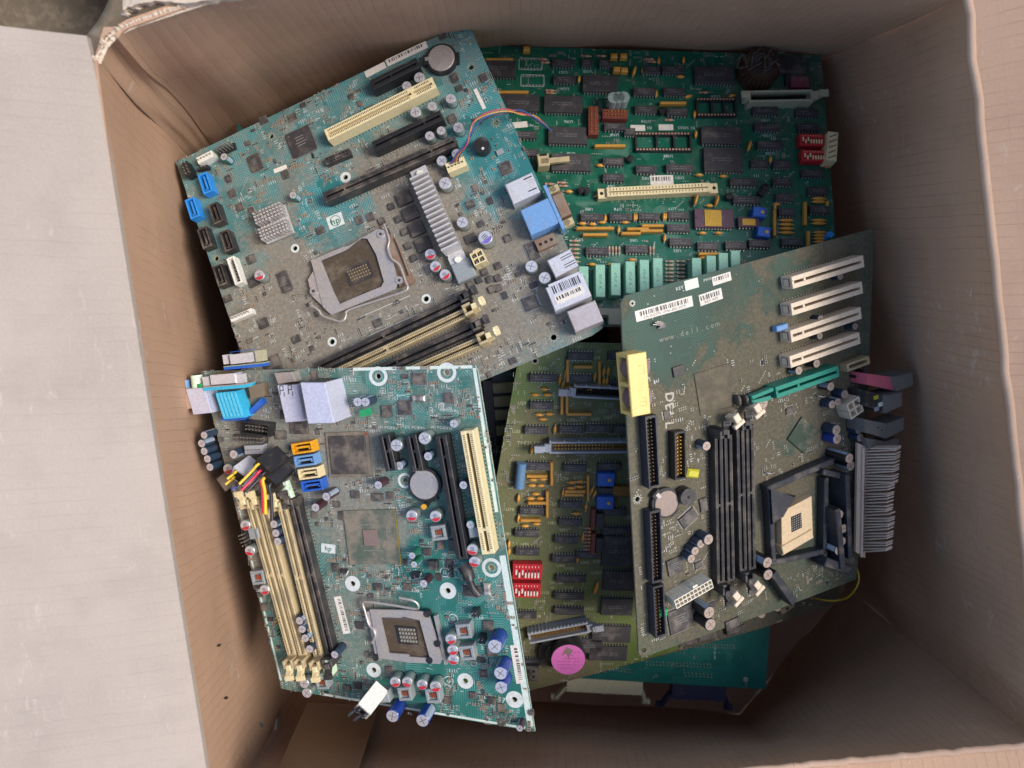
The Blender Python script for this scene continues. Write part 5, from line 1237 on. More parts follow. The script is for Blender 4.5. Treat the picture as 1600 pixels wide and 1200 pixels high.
o, x, y, z2, b = plug((440, 712), (409, 733), 4, 20, 13, 10, BLACK); wires(b, x, y, z2, ((-3.5, 2, WY), (3.5, 1, WK), (0, -2, WR), (-3.5, -3, WK)), 10, 14, Vector((-.006, -.008, 0)))
o, x, y, z2, b = plug((448, 728), (419, 752), 4, 18, 12, 9, BLACK); wires(b, x, y, z2, ((-3, 0, WY), (3, 0, WK), (-4.5, -1, WR)), 10, 15, Vector((.004, -.019, -.008)), 1.2)
o, x, y, z2, b = plug((398, 728), (374, 746), 4, 18, 13, 11, mat('pale_grey_plastic', srgb(196, 196, 200), .4, dust=.15)); wires(b, x, y, z2, ((-3.5, 3, WY), (3.5, 2, WK), (-3.5, -3, WY), (2.5, -3, WB)), 10, 7, Vector((-.004, -.003, 0)))
o, x, y, z2, b = plug((594, 1076), (566, 1112), 4, 21, 11, 11, WHITEP); wires(b, x, y, z2, ((-2.5, 2.5, WK), (2.5, 2.5, WK), (-2.5, -2.5, WK), (2.5, -2.5, WK)), 10, 8, Vector((-.005, -.001, -.002)), 1.1)
v = B.L(441, 770, .016); mb = MB(); mb.box(0, 0, 10*MM, 9*MM, 4*MM, 5*MM, MINT, .7, ch=.5*MM); mb.box(2*MM, 1*MM, 9*MM, 3.5*MM, 12*MM, 4*MM, MINT, .3, ch=.5*MM); B.add('broken_latch', mb, (v.x, v.y, 0))
v = B.L(510, 1045, .013); mb = MB(); mb.box(0, 0, 4*MM, 6*MM, 12*MM, 9*MM, MINT, .1, ch=.5*MM); mb.box(-2*MM, -5*MM, 4*MM, 9*MM, 3*MM, 10*MM, MINT, .1, ch=.5*MM); B.add('broken_latch', mb, (v.x, v.y, 0))
v = B.L(352, 752, .004); mb = MB(); mb.box(0, 0, .2*MM, 11*MM, 11*MM, 4*MM, mat('chip_carrier', srgb(104, 96, 84), .6, dust=.55), .6, ch=1*MM); B.add('square_inductor', mb, (v.x, v.y, 0))
# logo, writing
v = B.L(513, 857); A0 = dirC((505, 856), (521, 858)); B.silk.quad(v.x, v.y, .06*MM, 10.5*MM, 6.5*MM, WHITE_INK, A0); text(B.silk, 'hp', v.x, v.y, .1*MM, 5*MM, MOSS, A0, 2); B.take(v.x, v.y, 6*MM)
for x, y, s_, z_ in ((634, 921, '- PROCESSOR', 3), (702, 641, 'REMOVAL', 2.6), (690, 631, 'SP1', 2.6), (695, 894, 'G', 3.6), (708, 967, 'G', 3.6), (701, 1064, 'G', 3.6), (768, 1090, '+1 024470', 5.5), (640, 1115, 'F1', 3), (575, 665, 'U24', 2.6), (606, 668, 'J31 PCIEX1', 2.6), (648, 668, 'J32 PCIEX1', 2.6), (690, 668, 'J41 PCIEX16', 2.6)):
    v = B.L(x, y); text(B.silk, s_, v.x, v.y, .06*MM, z_*MM, WHITE_INK, A0 if x != 768 else dirC((745, 1085), (790, 1095)))
for x, y in ((695, 894), (708, 967), (701, 1064)):
    v = B.L(x, y); B.silk.ring(v.x, v.y, .06*MM, 3.0*MM, 3.5*MM, WHITE_INK)
for x, y in ((536, 893), (650, 897)):
    v = B.L(x, y, .003); mb = MB(); mb.box(0, 0, 0, 5*MM, 2.4*MM, 2.6*MM, BLACK); mb.tube([(-2*MM, -1*MM, 1*MM), (-1*MM, -3*MM, 3*MM), (2*MM, -3*MM, 3*MM), (3*MM, 0, 1*MM)], .4*MM, PIN); B.add('hook_terminal', mb, (v.x, v.y, 0))
scatter(B, 1500, chips=.08, seed=31); vias(B, 130, 6)
finish(B)

# ------------------------------------------------------------------ board D: olive logic board in the middle
Db = Board('circuit_board', 'olive green logic board in the middle with a round pink labelled disc', 'circuit board',
          (845, 600, .553), (.02, -.26, 1), ((815, 533), (975, 537)), 'old logic boards')
B = Db
ld = lambda x, y: tuple(B.L(x, y))
pmD = pcb_mat('olive_board', srgb(80, 100, 42), srgb(104, 118, 58), 0.18, [(*ld(900, 800), .14, .3), (*ld(830, 700), .08, .15), (*ld(870, 1050), .08, .5)], pitch=.0013, dust_col=srgb(110, 100, 74), wipe=[(*ld(840, 560), .045, .6)])
make_pcb(B, [(815, 533), (1075, 540), (1060, 1015), (905, 1060), (790, 1088), (712, 1092)], pmD, EDGE, [(836, 564, 1.8, 2.6, 's')], 1.7)
for x, y, L_ in ((907, 557, 40), (968, 557, 38), (849, 591, 44), (907, 592, 38), (846, 634, 38), (838, 673, 38), (892, 671, 38), (934, 670, 38), (975, 671, 34), (842, 729, 38), (898, 732, 36), (952, 730, 36), (831, 799, 38), (892, 789, 36),
                 (823, 834, 38), (891, 817, 36), (824, 863, 38), (885, 844, 38), (881, 874, 38), (917, 868, 34), (892, 905, 46), (889, 932, 46), (889, 956, 46), (820, 962, 36), (956, 800, 44), (965, 830, 50), (966, 600, 30), (828, 1036, 34), (948, 768, 30)): dip(B, x, y, L_)
for x, y, L_, W in ((968, 862, 56, 46), (967, 908, 50, 30), (964, 949, 50, 26), (955, 992, 60, 26), (950, 1022, 60, 22), (920, 1010, 40, 22)):
    dip(B, x, y, L_, W)
for x, y, L_ in ((911, 574, 30), (905, 648, 40), (839, 745, 32), (840, 787, 30), (829, 814, 32), (899, 769, 32), (897, 774, 30)): sip(B, x, y, L_)
for x, y, L_ in ((887, 580, 34), (937, 587, 42), (878, 632, 32), (886, 632, 30), (862, 741, 36), (855, 789, 42), (919, 764, 42)): sip(B, x, y, L_, True)
for x, y, r_ in ((851, 609, 0), (836, 618, 0), (855, 618, 0), (842, 649, 0), (858, 648, 0), (848, 656, 0), (867, 672, 1.5), (833, 751, 0), (848, 750, 0), (831, 760, 0), (845, 760, 0), (837, 773, 0), (829, 780, 0), (844, 780, 0), (810, 780, 1.5),
                 (894, 755, 0), (907, 754, 0), (892, 764, 0), (906, 762, 0), (880, 772, 1.5), (925, 768, 1.2), (930, 773, 1.2), (916, 794, 1.5), (901, 804, 0), (810, 812, 1.5), (820, 823, 0), (838, 820, 0), (903, 874, 1.5), (911, 842, 1.5), (795, 852, 1.5), (795, 864, 1.5),
                 (884, 584, 1.5), (875, 594, 1.5), (880, 602, 1.3), (891, 606, 0), (905, 606, 0), (922, 609, 0), (930, 590, 1.5), (944, 581, 1.5), (951, 581, 1.5), (944, 597, 1.5), (949, 597, 1.5), (831, 704, 1.5), (838, 704, 1.5), (980, 840, 0)): bead(B, x, y, r_, 6.4)
v_ = bead(B, 932, 922, 1.3, 11, TANTAL, 7)
o = cap(B, 813, 730, 4, 4, NAVY); bpy.data.objects.remove(o)
mb = MB(); a, b = b3(B, 815, 723, 4.5), b3(B, 811, 762, 4.5); mb.tube([a, a.lerp(b, .02), a.lerp(b, .12), a.lerp(b, .15), a.lerp(b, .18), a.lerp(b, .98), b], 4*MM, mat('steel_blue_sleeve', srgb(92, 128, 160), .35, dust=.25), 18); B.add('axial_capacitor', mb)
ribbon(B, (896, 612), (990, 617), GREYP, HOLE, (1, 0), 9, 5); ribbon(B, (858, 700), (1015, 699), mat('cool_grey_plastic', srgb(150, 154, 162), .4, dust=.2), GOLD, (1, 0), 10, 7); ribbon(B, (826, 999), (920, 981), GREYP, GOLD, (0, 1), 10, 16)
dipsw(B, 824, 894, 46, 24); dipsw(B, 823, 923, 44, 22)
pot(B, 947, 750, BLUE, 13, 8); pot(B, 946, 786, BLUE, 13, 8)
v = B.L(975, 768, .005); mb = MB(); mb.box(0, 0, 2*MM, 17*MM, 8*MM, 3*MM, mat('bronze_can', srgb(150, 106, 50), .35, .3, dust=.2), ch=.4*MM); B.add('oscillator', mb, (v.x, v.y, 0)); B.take(v.x, v.y, 8*MM)
for y in (812, 850):
    v = B.L(927, y, .006); mb = MB(); mb.box(0, 0, .2*MM, 3.5*MM, 17*MM, 6*MM, BROWN, ch=.3*MM); mb.box(5*MM, 0, .2*MM, 6*MM, 12*MM, 8*MM, BLACK, ch=.3*MM); B.add('jumper_block', mb, (v.x, v.y, 0)); B.take(v.x, v.y, 7*MM)
for i in range(7): resistor(B, 919, 826+i*5.5, 0, 5)
for x, y, s_ in ((848, 575, 'U15'), (906, 542, 'U1'), (965, 543, 'U2'), (932, 559, 'U18'), (816, 630, 'U29'), (869, 636, 'U30'), (807, 674, 'U35'), (893, 656, 'U36'), (931, 655, 'U37'), (950, 652, 'U55'), (914, 685, 'J2'), (897, 720, 'U49'), (919, 735, 'J51'), (797, 796, 'U75'), (793, 834, 'U85'), (869, 788, 'U76'), (863, 817, 'U82'),
                 (820, 850, 'U91'), (876, 884, 'U98'), (914, 879, 'U99'), (935, 877, 'U100'), (890, 888, 'U106'), (932, 895, 'U107'), (889, 918, 'U115'), (851, 926, 'U113'), (845, 939, 'U114'), (889, 943, 'U120'), (920, 951, 'U121'), (838, 963, 'U119'), (881, 828, 'U92'), (882, 748, 'C58'), (903, 747, 'C75'), (815, 692, 'TP4'), (833, 692, 'C51 C57')):
    v = B.L(x, y); text(B.silk, s_, v.x, v.y, .06*MM, 3.6*MM, mat('cream_ink', srgb(190, 188, 150), .6, dust=.25), 0.0); B.take(v.x, v.y, 3*MM)
# pink-labelled disc and the black ring behind it
v = B.L(888, 1031, .020); mb = MB(); mb.cyl(0, 0, 3*MM, 13.8*MM, 16.6*MM, BLACK, 40); mb.cyl(0, 0, 19.6*MM, 13.5*MM, .3*MM, PINKL, 40)
for k in range(6):
    for j in range(7):
        if rnd.random() < .75 and abs(j-3)+abs(k-3) < 5.5 and not (j < 4 and k > 3): mb.quad((j-3)*2.6*MM, (k-2.6)*2.9*MM, 19.95*MM, 2.1*MM, .35*MM, mat('faded_print', srgb(84, 40, 78), .6, dust=.1), .12)
mb.add([(-2*MM, 12*MM, 19.96*MM), (-6*MM, 3*MM, 19.96*MM), (-2*MM, 6*MM, 19.96*MM), (0, 1*MM, 19.96*MM), (3*MM, 9*MM, 19.96*MM)], [(0, 1, 2, 3, 4)], mat('worn_patch', srgb(120, 96, 92), .8, dust=.3))
o = B.add('labelled_disc', mb, (v.x, v.y, 0)); B.take(v.x, v.y, 14*MM)
v = B.L(868, 1018, .004); mb = MB(); mb.cyl(0, 0, 0, 14*MM, 5*MM, BLACKD, 30); mb.cyl(0, 0, 5*MM, 9*MM, 3*MM, mat('olive_lacquer', srgb(84, 84, 60), .5, dust=.3), 24); B.add('coil', mb, (v.x, v.y, 0))
v = B.L(829, 1052, .008); mb = MB(); mb.box(0, 0, 0, 13*MM, 14*MM, 9*MM, BLACKD, ch=.4*MM)
for i in range(2):
    for j in range(2): mb.box((i-.5)*5*MM, (j-.5)*5*MM, 9*MM, 2.4*MM, 2.4*MM, .1*MM, HOLE)
B.add('power_socket', mb, (v.x, v.y, 0))
scatter(B, 380, chips=0, seed=41); vias(B, 420, 8)
finish(B)

# ------------------------------------------------------------------ board E: dust-brown motherboard standing steeply at the right
Eb = Board('motherboard', 'very dusty dark green motherboard at right with four cream slots and a teal slot', 'motherboard',
          (1010, 700, .500), (.38, -.15, 1), ((970, 462), (1365, 357)), 'computer motherboards in the box')
B = Eb
le = lambda x, y: tuple(B.L(x, y))
ED = srgb(108, 99, 80)
pmE = pcb_mat('brown_dusted_board', srgb(20, 56, 42), srgb(44, 78, 62), 0.46, [(*le(1150, 600), .09, .55), (*le(1080, 800), .12, .4), (*le(1230, 650), .1, .3), (*le(1230, 430), .1, .3)], dust_col=ED, grid=True, rough=.6,
              wipe=[(*le(1040, 500), .04, .6), (*le(1120, 470), .045, .7), (*le(1230, 450), .03, .5), (*le(1060, 560), .03, .5), (*le(1225, 680), .02, .5), (*le(1165, 545), .02, .4)])
make_pcb(B, [(970, 474), (977, 462), (1365, 357), (1362, 470), (1348, 800), (1338, 905), (1215, 952), (1122, 985), (1003, 1028), (998, 1020)], pmE, mat('dusty_edge', srgb(120, 118, 106), .6, dust=.4),
    [(996, 780, 1.8, 3.6, 'p'), (1006, 1016, 1.8, 1.8, 'n'), (988, 474, 1.0, 1.8, 's')])
label_on(B, (993, 495), (1082, 470), 7.2, .12, code='CN-0U2575-13740-38C-03CF', name='barcode_label'); label_on(B, (1093, 470), (1128, 458), 7.6, .12, code='REV A00', name='barcode_label')
label_on(B, (1070, 447), (1091, 441), 6.6, .12, mt=MINT, name='paper_label'); label_on(B, (1113, 440), (1142, 431), 6, .14, code='', name='barcode_label')
def txt(s_, p1, p2, z_, ink=WHITE_INK, bold=1):
    c, L_, rz = B.seg(p1, p2, 0); text(B.silk, s_, c.x, c.y, .07*MM, z_*MM, ink, rz, bold)
txt('REV', (1056, 452), (1068, 448), 3.2); txt('PWA', (1101, 438), (1110, 435), 2.6)
for k, ch in enumerate('www.dell.com'):
    x = 1034+k*7.9; y = 530-k*2.2; v = B.L(x, y); text(B.silk, ch, v.x, v.y, .07*MM, 5.2*MM, mat('dim_ink', srgb(140, 142, 126), .7, dust=.5), B.seg((1034, 530), (1121, 505), 0)[2])
for k, ch in enumerate('DELL'):       # logo runs down the board, letters turned, tilted E
    v = B.L(1046.5, 621+k*14.5); text(B.silk, ch, v.x, v.y, .08*MM, 9.5*MM, mat('pale_ink', srgb(180, 172, 156), .6, dust=.25), B.seg((1046, 620), (1047, 665), 0)[2]+(.2 if k == 1 else 0), 2)
c, L_, rz = B.seg((1092, 583), (1143, 567), 0)
for p in (((1091, 585), (1142, 567)), ((1142, 567), (1143, 636)), ((1143, 636), (1094, 645)), ((1094, 645), (1091, 585))):
    c, L_, rz = B.seg(*p, 0); B.silk.quad(c.x, c.y, .07*MM, L_, .6*MM, mat('drawn_line', srgb(66, 62, 50), .8, dust=.2), rz)
qfp(B, 1118, 608, 30, 30, rz=0.0, h=0.7, body=mat('caked_epoxy', srgb(84, 76, 62), .8, dust=.6, dcol=ED), mark=False, pins=False)
qfp(B, 1076, 810, 14, 9, rz=.4); qfp(B, 1055, 885, 12, 12, pins=False); qfp(B, 1064, 968, 20, 18, h=1.6); qfp(B, 1060, 580, 8, 7, pins=False, mark=False); qfp(B, 1100, 789, 6, 10, pins=False); qfp(B, 1145, 975, 12, 7, pins=False)
qfp(B, 1092, 883, 6, 5); qfp(B, 1255, 680, 20, 20, rz=.7, pins=False, body=mat('film_green_chip', srgb(38, 62, 46), .4, dust=.4), mark=False)
P1 = dict(h=11.5, w_=8.6, gap=1.9, keys=(.17,), dots=IVORY)
for a, b in (((1238, 442), (1350, 408)), ((1237, 484), (1348, 449)), ((1236, 526), (1346, 489)), ((1235, 566), (1344, 528))):
    o, c, L_, rz = slot(B, a, b, IVORY, **P1); mb = MB(); mb.box(-L_/2-.3*MM, 0, 3*MM, .5*MM, 5.5*MM, 6*MM, BROWN); mb.box(-L_/2-.4*MM, 0, 3.5*MM, .5*MM, 5*MM, 5*MM, IVORY); B.add('slot_end_mark', mb, (0, 0, 0), 0, o)
o, c, L_, rz = slot(B, (1213, 614), (1311, 580), TEAL, 12, 8.6, 1.9, (.35,), dots=TEAL, label='teal graphics slot')
mb = MB(); mb.box(-L_/2-9*MM, 2*MM, 5*MM, 20*MM, 3*MM, 5*MM, TEAL, .05, ch=.5*MM); mb.box(-L_/2-12*MM, -2*MM, 9*MM, 16*MM, 3*MM, 1.6*MM, TEAL, -.06); B.add('retention_tail', mb, (0, 0, 0), 0, o)
for p1, p2 in (((1123, 682), (1127, 912)), ((1138, 680), (1143, 908)), ((1157, 668), (1162, 893)), ((1172, 664), (1176, 890))): dimm(B, p1, p2, BLACKD, BLACKD, (1, 1) if p1[0] in (1123, 1157) else (0, 0), h=8)
for x, y, r_ in ((1156, 657, .4), (1188, 641, .4), (1155, 935, .5), (1188, 918, .5)):
    v = B.L(x, y, .017); mb = MB(); mb.box(0, 0, 12*MM, 5*MM, 9*MM, 4*MM, IVORY, r_, ch=.5*MM); mb.box(0, -3*MM, 14*MM, 9*MM, 3*MM, 3*MM, IVORY, r_, ch=.5*MM); mb.box(0, 0, 4*MM, 4*MM, 4*MM, 9*MM, IVORY, r_); B.add('latch', mb, (v.x, v.y, 0)); B.take(v.x, v.y, 6*MM)
# long drive headers
for p1, p2 in (((1017, 652), (1023, 760)), ((1024, 800), (1028, 908)), ((1029, 917), (1033, 993))):
    c, L_, rz = B.seg(p1, p2, .009); mb = MB(); H = 9*MM; W = 8.8*MM
    for s_ in (-1, 1): mb.box(0, s_*(W/2-.6*MM), .1*MM, L_+2*MM, 1.2*MM, H, mat('navy_black_plastic', srgb(40, 44, 56), .4, dust=.25), ch=.2*MM); mb.box(s_*(L_/2+.2*MM), 0, .1*MM, 1.6*MM, W-2.4*MM, H, BLACK)
    mb.box(0, 0, .1*MM, L_-1*MM, W-2.4*MM, 2.5*MM, HOLE)
    for i in range(int(L_/(2.54*MM))):
        for r in (-1, 1): mb.box(-L_/2+(i+.6)*2.54*MM, r*1.3*MM, .1*MM, .7*MM, .7*MM, 6.4*MM, BROWNHOLE)
    B.add('drive_header', mb, (c.x, c.y, 0), rz); B.takeseg(c, L_, rz, 10*MM)
header(B, (1063, 678), (1064, 746), 2, 8, BLACK, GOLD, shroud=True, name='drive_header')
coin(B, 1042, 787, .6, 9.2, face=mat('dull_battery_steel', srgb(150, 132, 120), .55, .2, dust=.4))
v = B.L(1076, 777, .009); mb = MB(); mb.cyl(0, 0, 0, 6.2*MM, 9*MM, BLACKD, 26); mb.cyl(0, 0, 9*MM, 1.2*MM, .1*MM, HOLE, 10); B.add('buzzer', mb, (v.x, v.y, 0)); B.take(v.x, v.y, 8*MM)
for x, y, r_, h, s_ in ((1104, 697, 3.4, 9, SLATE), (1107, 843, 4, 11, SLATE), (1095, 850, 3.2, 9, SLATE), (1086, 861, 3.2, 9, SLATE), (1080, 873, 3.2, 9, SLATE), (1108, 957, 4.6, 15, BLACK), (1110, 976, 4.6, 15, BLACK), (1199, 879, 4.2, 14, BLACK), (1200, 898, 4.2, 14, BLACK),
        (1282, 498, 2.6, 7, SLATE), (1313, 432, 2.6, 7, SLATE), (1281, 525, 2.6, 7, SLATE), (1336, 510, 2.6, 8, SLATE), (1276, 568, 3.2, 8, BLACK), (1248, 579, 3.2, 8, BLACK), (1298, 604, 3.4, 9, BLACK), (1320, 616, 3.4, 10, SLATE), (1300, 632, 3.2, 9, SLATE), (1309, 628, 3, 9, SLATE), (1307, 672, 4, 11, SLATE), (1308, 686, 4, 11, NAVY),
        (1342, 672, 3.2, 9, SLATE), (1344, 684, 3.2, 9, SLATE), (1327, 716, 3.8, 20, BLACK), (1329, 728, 4, 12, BLACK), (1192, 630, 4.4, 8, BLACK)): cap(B, x, y, r_, h, s_, mat('dull_can_top', srgb(176, 156, 142), .45, .3, dust=.35))
for x in (1158, 1170): bead(B, x, 627, 1.5, 9, mat('grey_bead', srgb(80, 74, 68), .5, dust=.4), 8)
mb = MB(); v = B.L(1083, 740, .005); mb.box(0, 0, 2*MM, 10*MM, 6*MM, 4*MM, mat('lime_plastic', srgb(196, 186, 50), .45, dust=.15), -.4, ch=1.2*MM); B.add('jumper_cap', mb, (v.x, v.y, 0))
mb = MB(); v = B.L(1038, 958, .006); mb.box(0, 0, 1*MM, 6*MM, 6*MM, 5*MM, GRN, -.4, ch=.5*MM); B.add('jumper_cap', mb, (v.x, v.y, 0))
mb = MB(); v = B.L(1223, 512, .006); mb.box(0, 0, 1*MM, 10*MM, 4*MM, 5*MM, LBLUE, 0, ch=.5*MM); B.add('jumper_cap', mb, (v.x, v.y, 0))
# white 20-way power socket, yellow plug housing, 4-way socket
molex(B, (1056, 945), (1113, 912), 10, 2, mat('chalk_plastic', srgb(236, 226, 202), .45, dust=.08), 13, label='white main power socket')
v = B.L(1000, 600, .022); mb = MB(); q = hq = None
# open two-bay housing seen from its side
rzE = B.seg((985, 560), (1012, 552), .02)[2]; L_ = 40*MM; H0, H1 = 7*MM, 22*MM
y0 = lambda t: t
# broad plain top face, two open bays in its left-hand end
W0 = 13.5*MM; v = B.L(999, 601, H1)
mb.box(0, 0, H1-2*MM, W0, L_, 2*MM, YELLOW, ch=.5*MM); mb.box(0, 0, H0, W0, L_, 2*MM, YELLOW); mb.box(W0/2-1*MM, 0, H0, 2*MM, L_-.4*MM, H1-H0-.6*MM, YELLOW)
for t in (-.5, 0, .5): mb.box(0, t*(L_-2.4*MM), H0+.1*MM, W0-.4*MM, 2.4*MM, H1-H0-1*MM, YELLOW)
for t in (-1, 1): mb.cyl(2*MM, t*L_*.25, H0+1*MM, L_*.2, H1-H0-3.2*MM, mat('plug_core', srgb(120, 96, 96), .5, dust=.2), 20)
MK = mat('moulded_mark', srgb(206, 178, 98), .5, dust=.1)
for y_, l_, x_, w_ in ((.30, .4, 2.2, 4), (.17, .4, 2.2, 4), (-.22, .4, 2.2, 4), (-.35, .4, 2.2, 4)): mb.box(x_*MM, y_*L_, H1, w_*MM, .5*MM, .12*MM, MK)
mb.box(4.2*MM, .235*L_, H1, .5*MM, .13*L_, .12*MM, MK); mb.box(4.2*MM, -.285*L_, H1, .5*MM, .13*L_, .12*MM, MK)
for k in range(5): mb.box(1*MM, (.1-.05*k)*L_, H1, 4.4*MM, .3*MM, .1*MM, mat('faint_mould', srgb(206, 184, 110), .5, dust=.1))
text(mb, '1', 2*MM, .235*L_, H1+.1*MM, 3*MM, MK, -pi/2); text(mb, '2', 2*MM, -.285*L_, H1+.1*MM, 3*MM, MK, -pi/2)
rzE = B.seg((996, 560), (1002, 640), H1)[2]+pi/2
o = B.add('yellow_housing', mb, (v.x, v.y, 0), rzE)
molex(B, (1333, 627), (1340, 648), 2, 2, IVORY, 12); c, L2, rz = B.seg((1322, 575), (1357, 562), .006); mb = MB(); frame(mb, [(-L2/2, -3*MM), (L2/2, -3*MM), (L2/2, 3*MM), (-L2/2, 3*MM)], [(-L2/2+2*MM, -1.4*MM), (L2/2-2*MM, -1.4*MM), (L2/2-2*MM, 1.4*MM), (-L2/2+2*MM, 1.4*MM)], .1*MM, 7*MM, CREAMD); B.add('wire_socket', mb, (c.x, c.y, 0), rz)
# metal clip and wire hoops
mb = MB(); v = B.L(1031, 514, .003)
for k in range(7): a = .2+k*.35; mb.tube([v.to_3d()+Vector((0, 0, .5*MM)), v.to_3d()+Vector((3*MM*cos(a)+k*.5*MM, 3*MM*sin(a), 4*MM)), v.to_3d()+Vector((5*MM*cos(a)-1*MM, 5.5*MM*sin(a), (5-k*.4)*MM))], .45*MM, STEEL, 5)
B.add('spring_clip', mb)
for x, y in ((1203, 739), (1285, 619)):
    mb = MB(); mb.tube([b3(B, x-9, y-2, 0), b3(B, x-6, y, 3), b3(B, x+2, y+1, 3.6), b3(B, x+7, y-1, 0)], .5*MM, STEEL, 6); B.add('wire_hoop', mb)
# processor socket with black retention frame
SK = mat('bone_socket', srgb(222, 194, 152), .5, dust=.22)
mb = MB(); q = hpoly2 = quadpx(B, [(1221, 800), (1268, 775), (1270, 838), (1222, 868)], 6); A_ = 0
mb.prism(q, .2*MM, 6*MM, SK); c, L_, rz = B.seg((1223, 861), (1270, 834), .0075); mb.box(c.x, c.y, .2*MM, L_, 7*MM, 7.4*MM, SK, rz, ch=.4*MM)
mb.prism(quadpx(B, [(1236, 808), (1252, 801), (1253, 824), (1237, 832)], 6.15), 6*MM, 6.15*MM, HOLE)
for i in range(5):
    for j in range(6): v = B.L(1238.5+i*3, 809.5+j*3.6-i*1.3, .0062); mb.box(v.x, v.y, 6.15*MM, .9*MM, .9*MM, .3*MM, PIN)
sk = B.add('processor_socket', mb); v = B.L(1245, 825, .004); B.take(v.x, v.y, 38*MM)
FR = mat('retention_plastic', srgb(40, 44, 52), .45, dust=.3)
mb = MB()
def bar(p1, p2, h0, h1, w_, m_=FR): c, L_, rz = B.seg(p1, p2, h1*MM); mb.box(c.x, c.y, h0*MM, L_+w_*MM*.8, w_*MM, (h1-h0)*MM, m_, rz, ch=.6*MM)
bar((1203, 764), (1300, 722), 1, 9, 5); bar((1290, 738), (1322, 746), 1, 13, 4.5); bar((1292, 750), (1290, 870), 1, 8, 4); bar((1208, 880), (1290, 862), 1, 8, 4.5); bar((1204, 770), (1210, 876), 1, 8, 4); bar((1325, 745), (1330, 870), 1, 18, 4)
mb.hull8([(*B.L(1203, 768, .004), 4*MM), (*B.L(1244, 774, .004), 4*MM), (*B.L(1224, 808, .004), 4*MM), (*B.L(1206, 822, .004), 4*MM), (*B.L(1206, 764, .014), 13*MM), (*B.L(1243, 778, .014), 13*MM), (*B.L(1226, 806, .014), 13*MM), (*B.L(1209, 818, .014), 13*MM)], FR)
bar((1310, 800), (1318, 885), 2, 18, 5); bar((1295, 880), (1330, 892), 2, 16, 7); bar((1212, 900), (1240, 940), 1, 12, 6)
B.add('retention_frame', mb, (0, 0, 0), 0, sk)
for x, y in ((1302, 804), (1308, 826), (1306, 846), (1300, 860)): cap(B, x+10, y, 3.6, 16, BLACK, mat('dull_can_top', srgb(176, 156, 142), .45, .3, dust=.35))
# comb-finned heatsink at the board's edge
FIN = mat('dull_fin', srgb(216, 192, 170), .6, .0, dust=.1)
mb = MB(); a = b3(B, 1350, 700, 6); b = b3(B, 1346, 880, 6); d = (b-a); n = 35
mb.tube([b3(B, 1349, 700, 10), b3(B, 1346, 870, 10)], 1.2*MM, FIN, 6)
q = quadpx(B, [(1340, 692), (1357, 700), (1352, 872), (1337, 862)], 9); mb.prism(q, 7*MM, 9*MM, FIN)
hs = B.add('comb_heatsink', mb)
mb = MB()
for i in range(n):
    y = 699+i*4.75; j1 = rnd.uniform(-1.6, 1.6); xe = 1407-i*.45-(5 if 12 < i < 22 else 0)
    p0 = b3(B, 1357-i*.14, y, 9); 
    q0, q1 = b3(B, 1358-i*.14, y, 10), b3(B, xe-3, y+j1-1, 34)
    dd = q1-q0; t_ = Vector((0, 1, 0)).cross(dd).normalized(); s_ = dd.cross(t_).normalized()
    w1 = t_*3*MM; w2 = s_*.5*MM
    vs = [q0-w2-w1, q0+w2-w1, q0+w2+w1, q0-w2+w1, q1-w2-w1, q1+w2-w1, q1+w2+w1, q1-w2+w1]; mb.hull8(vs, FIN)
B.add('heatsink_fins', mb, (0, 0, 0), 0, hs)
# rear ports sticking out to the right
PG = PORTG
def pbox(name, face, h0, h1, m_, extra=None, label=None):
    q = quadpx(B, face, h1); mb = MB(); mb.prism(q, h0*MM, (h1-.4)*MM, m_); cx = sum(p[0] for p in q)/4; cy = sum(p[1] for p in q)/4
    mb.prism([(cx+(p[0]-cx)*.96, cy+(p[1]-cy)*.96) for p in q], (h1-.4)*MM, h1*MM, m_)
    if extra: extra(mb)
    for p in q: B.take(p[0], p[1], 6*MM)
    o = B.add(name, mb)
    if label: o['label'] = label
    return o
o = pbox('parallel_port', [(1395, 589), (1427, 581), (1427, 602), (1402, 612)], 1, 19, PG)
mb = MB(); q = quadpx(B, [(1355, 584), (1401, 590), (1401, 611), (1354, 601)], 16); mb.prism(q, .5*MM, 16*MM, PINK); B.add('pink_connector_body', mb, (0, 0, 0), 0, o)
o = pbox('network_port', [(1384, 618), (1410, 612), (1410, 634), (1384, 646)], 1, 20, PG)
mb = MB(); q = quadpx(B, [(1352, 610), (1384, 618), (1384, 645), (1352, 634)], 17); mb.prism(q, .5*MM, 17*MM, BLACKD)
for x, y, m_ in ((1369, 621, mat('lime_plastic', srgb(196, 186, 50), .45, dust=.15)), (1376, 632, WHITEP), (1370, 639, GREYP)): v = B.L(x, y, .0175); mb.box(v.x, v.y, 17*MM, 4*MM, 3*MM, .5*MM, m_)
B.add('port_body', mb, (0, 0, 0), 0, o)
def usbx(mb):
    for x, y in ((1372, 668), (1378, 672)): v = B.L(x, y, .018); mb.box(v.x, v.y, 18*MM, 1.4*MM, 1*MM, .1*MM, HOLE)
pbox('usb_port', [(1350, 655), (1386, 662), (1384, 685), (1352, 676)], 1, 18, PG, usbx); pbox('usb_port_side', [(1386, 662), (1413, 652), (1412, 672), (1384, 686)], 1, 18, PG)
pbox('mouse_port', [(1352, 684), (1385, 690), (1402, 684), (1400, 706), (1360, 702)], 1, 14, PG)
v = B.L(1345, 588, .006); mb = MB(); mb.box(0, 0, .1*MM, 9*MM, 6*MM, 6*MM, BLACK, .3); mb.cyl(6*MM, -3*MM, .1*MM, 2.4*MM, 7*MM, SILV, 12); B.add('relay', mb, (v.x, v.y, 0))
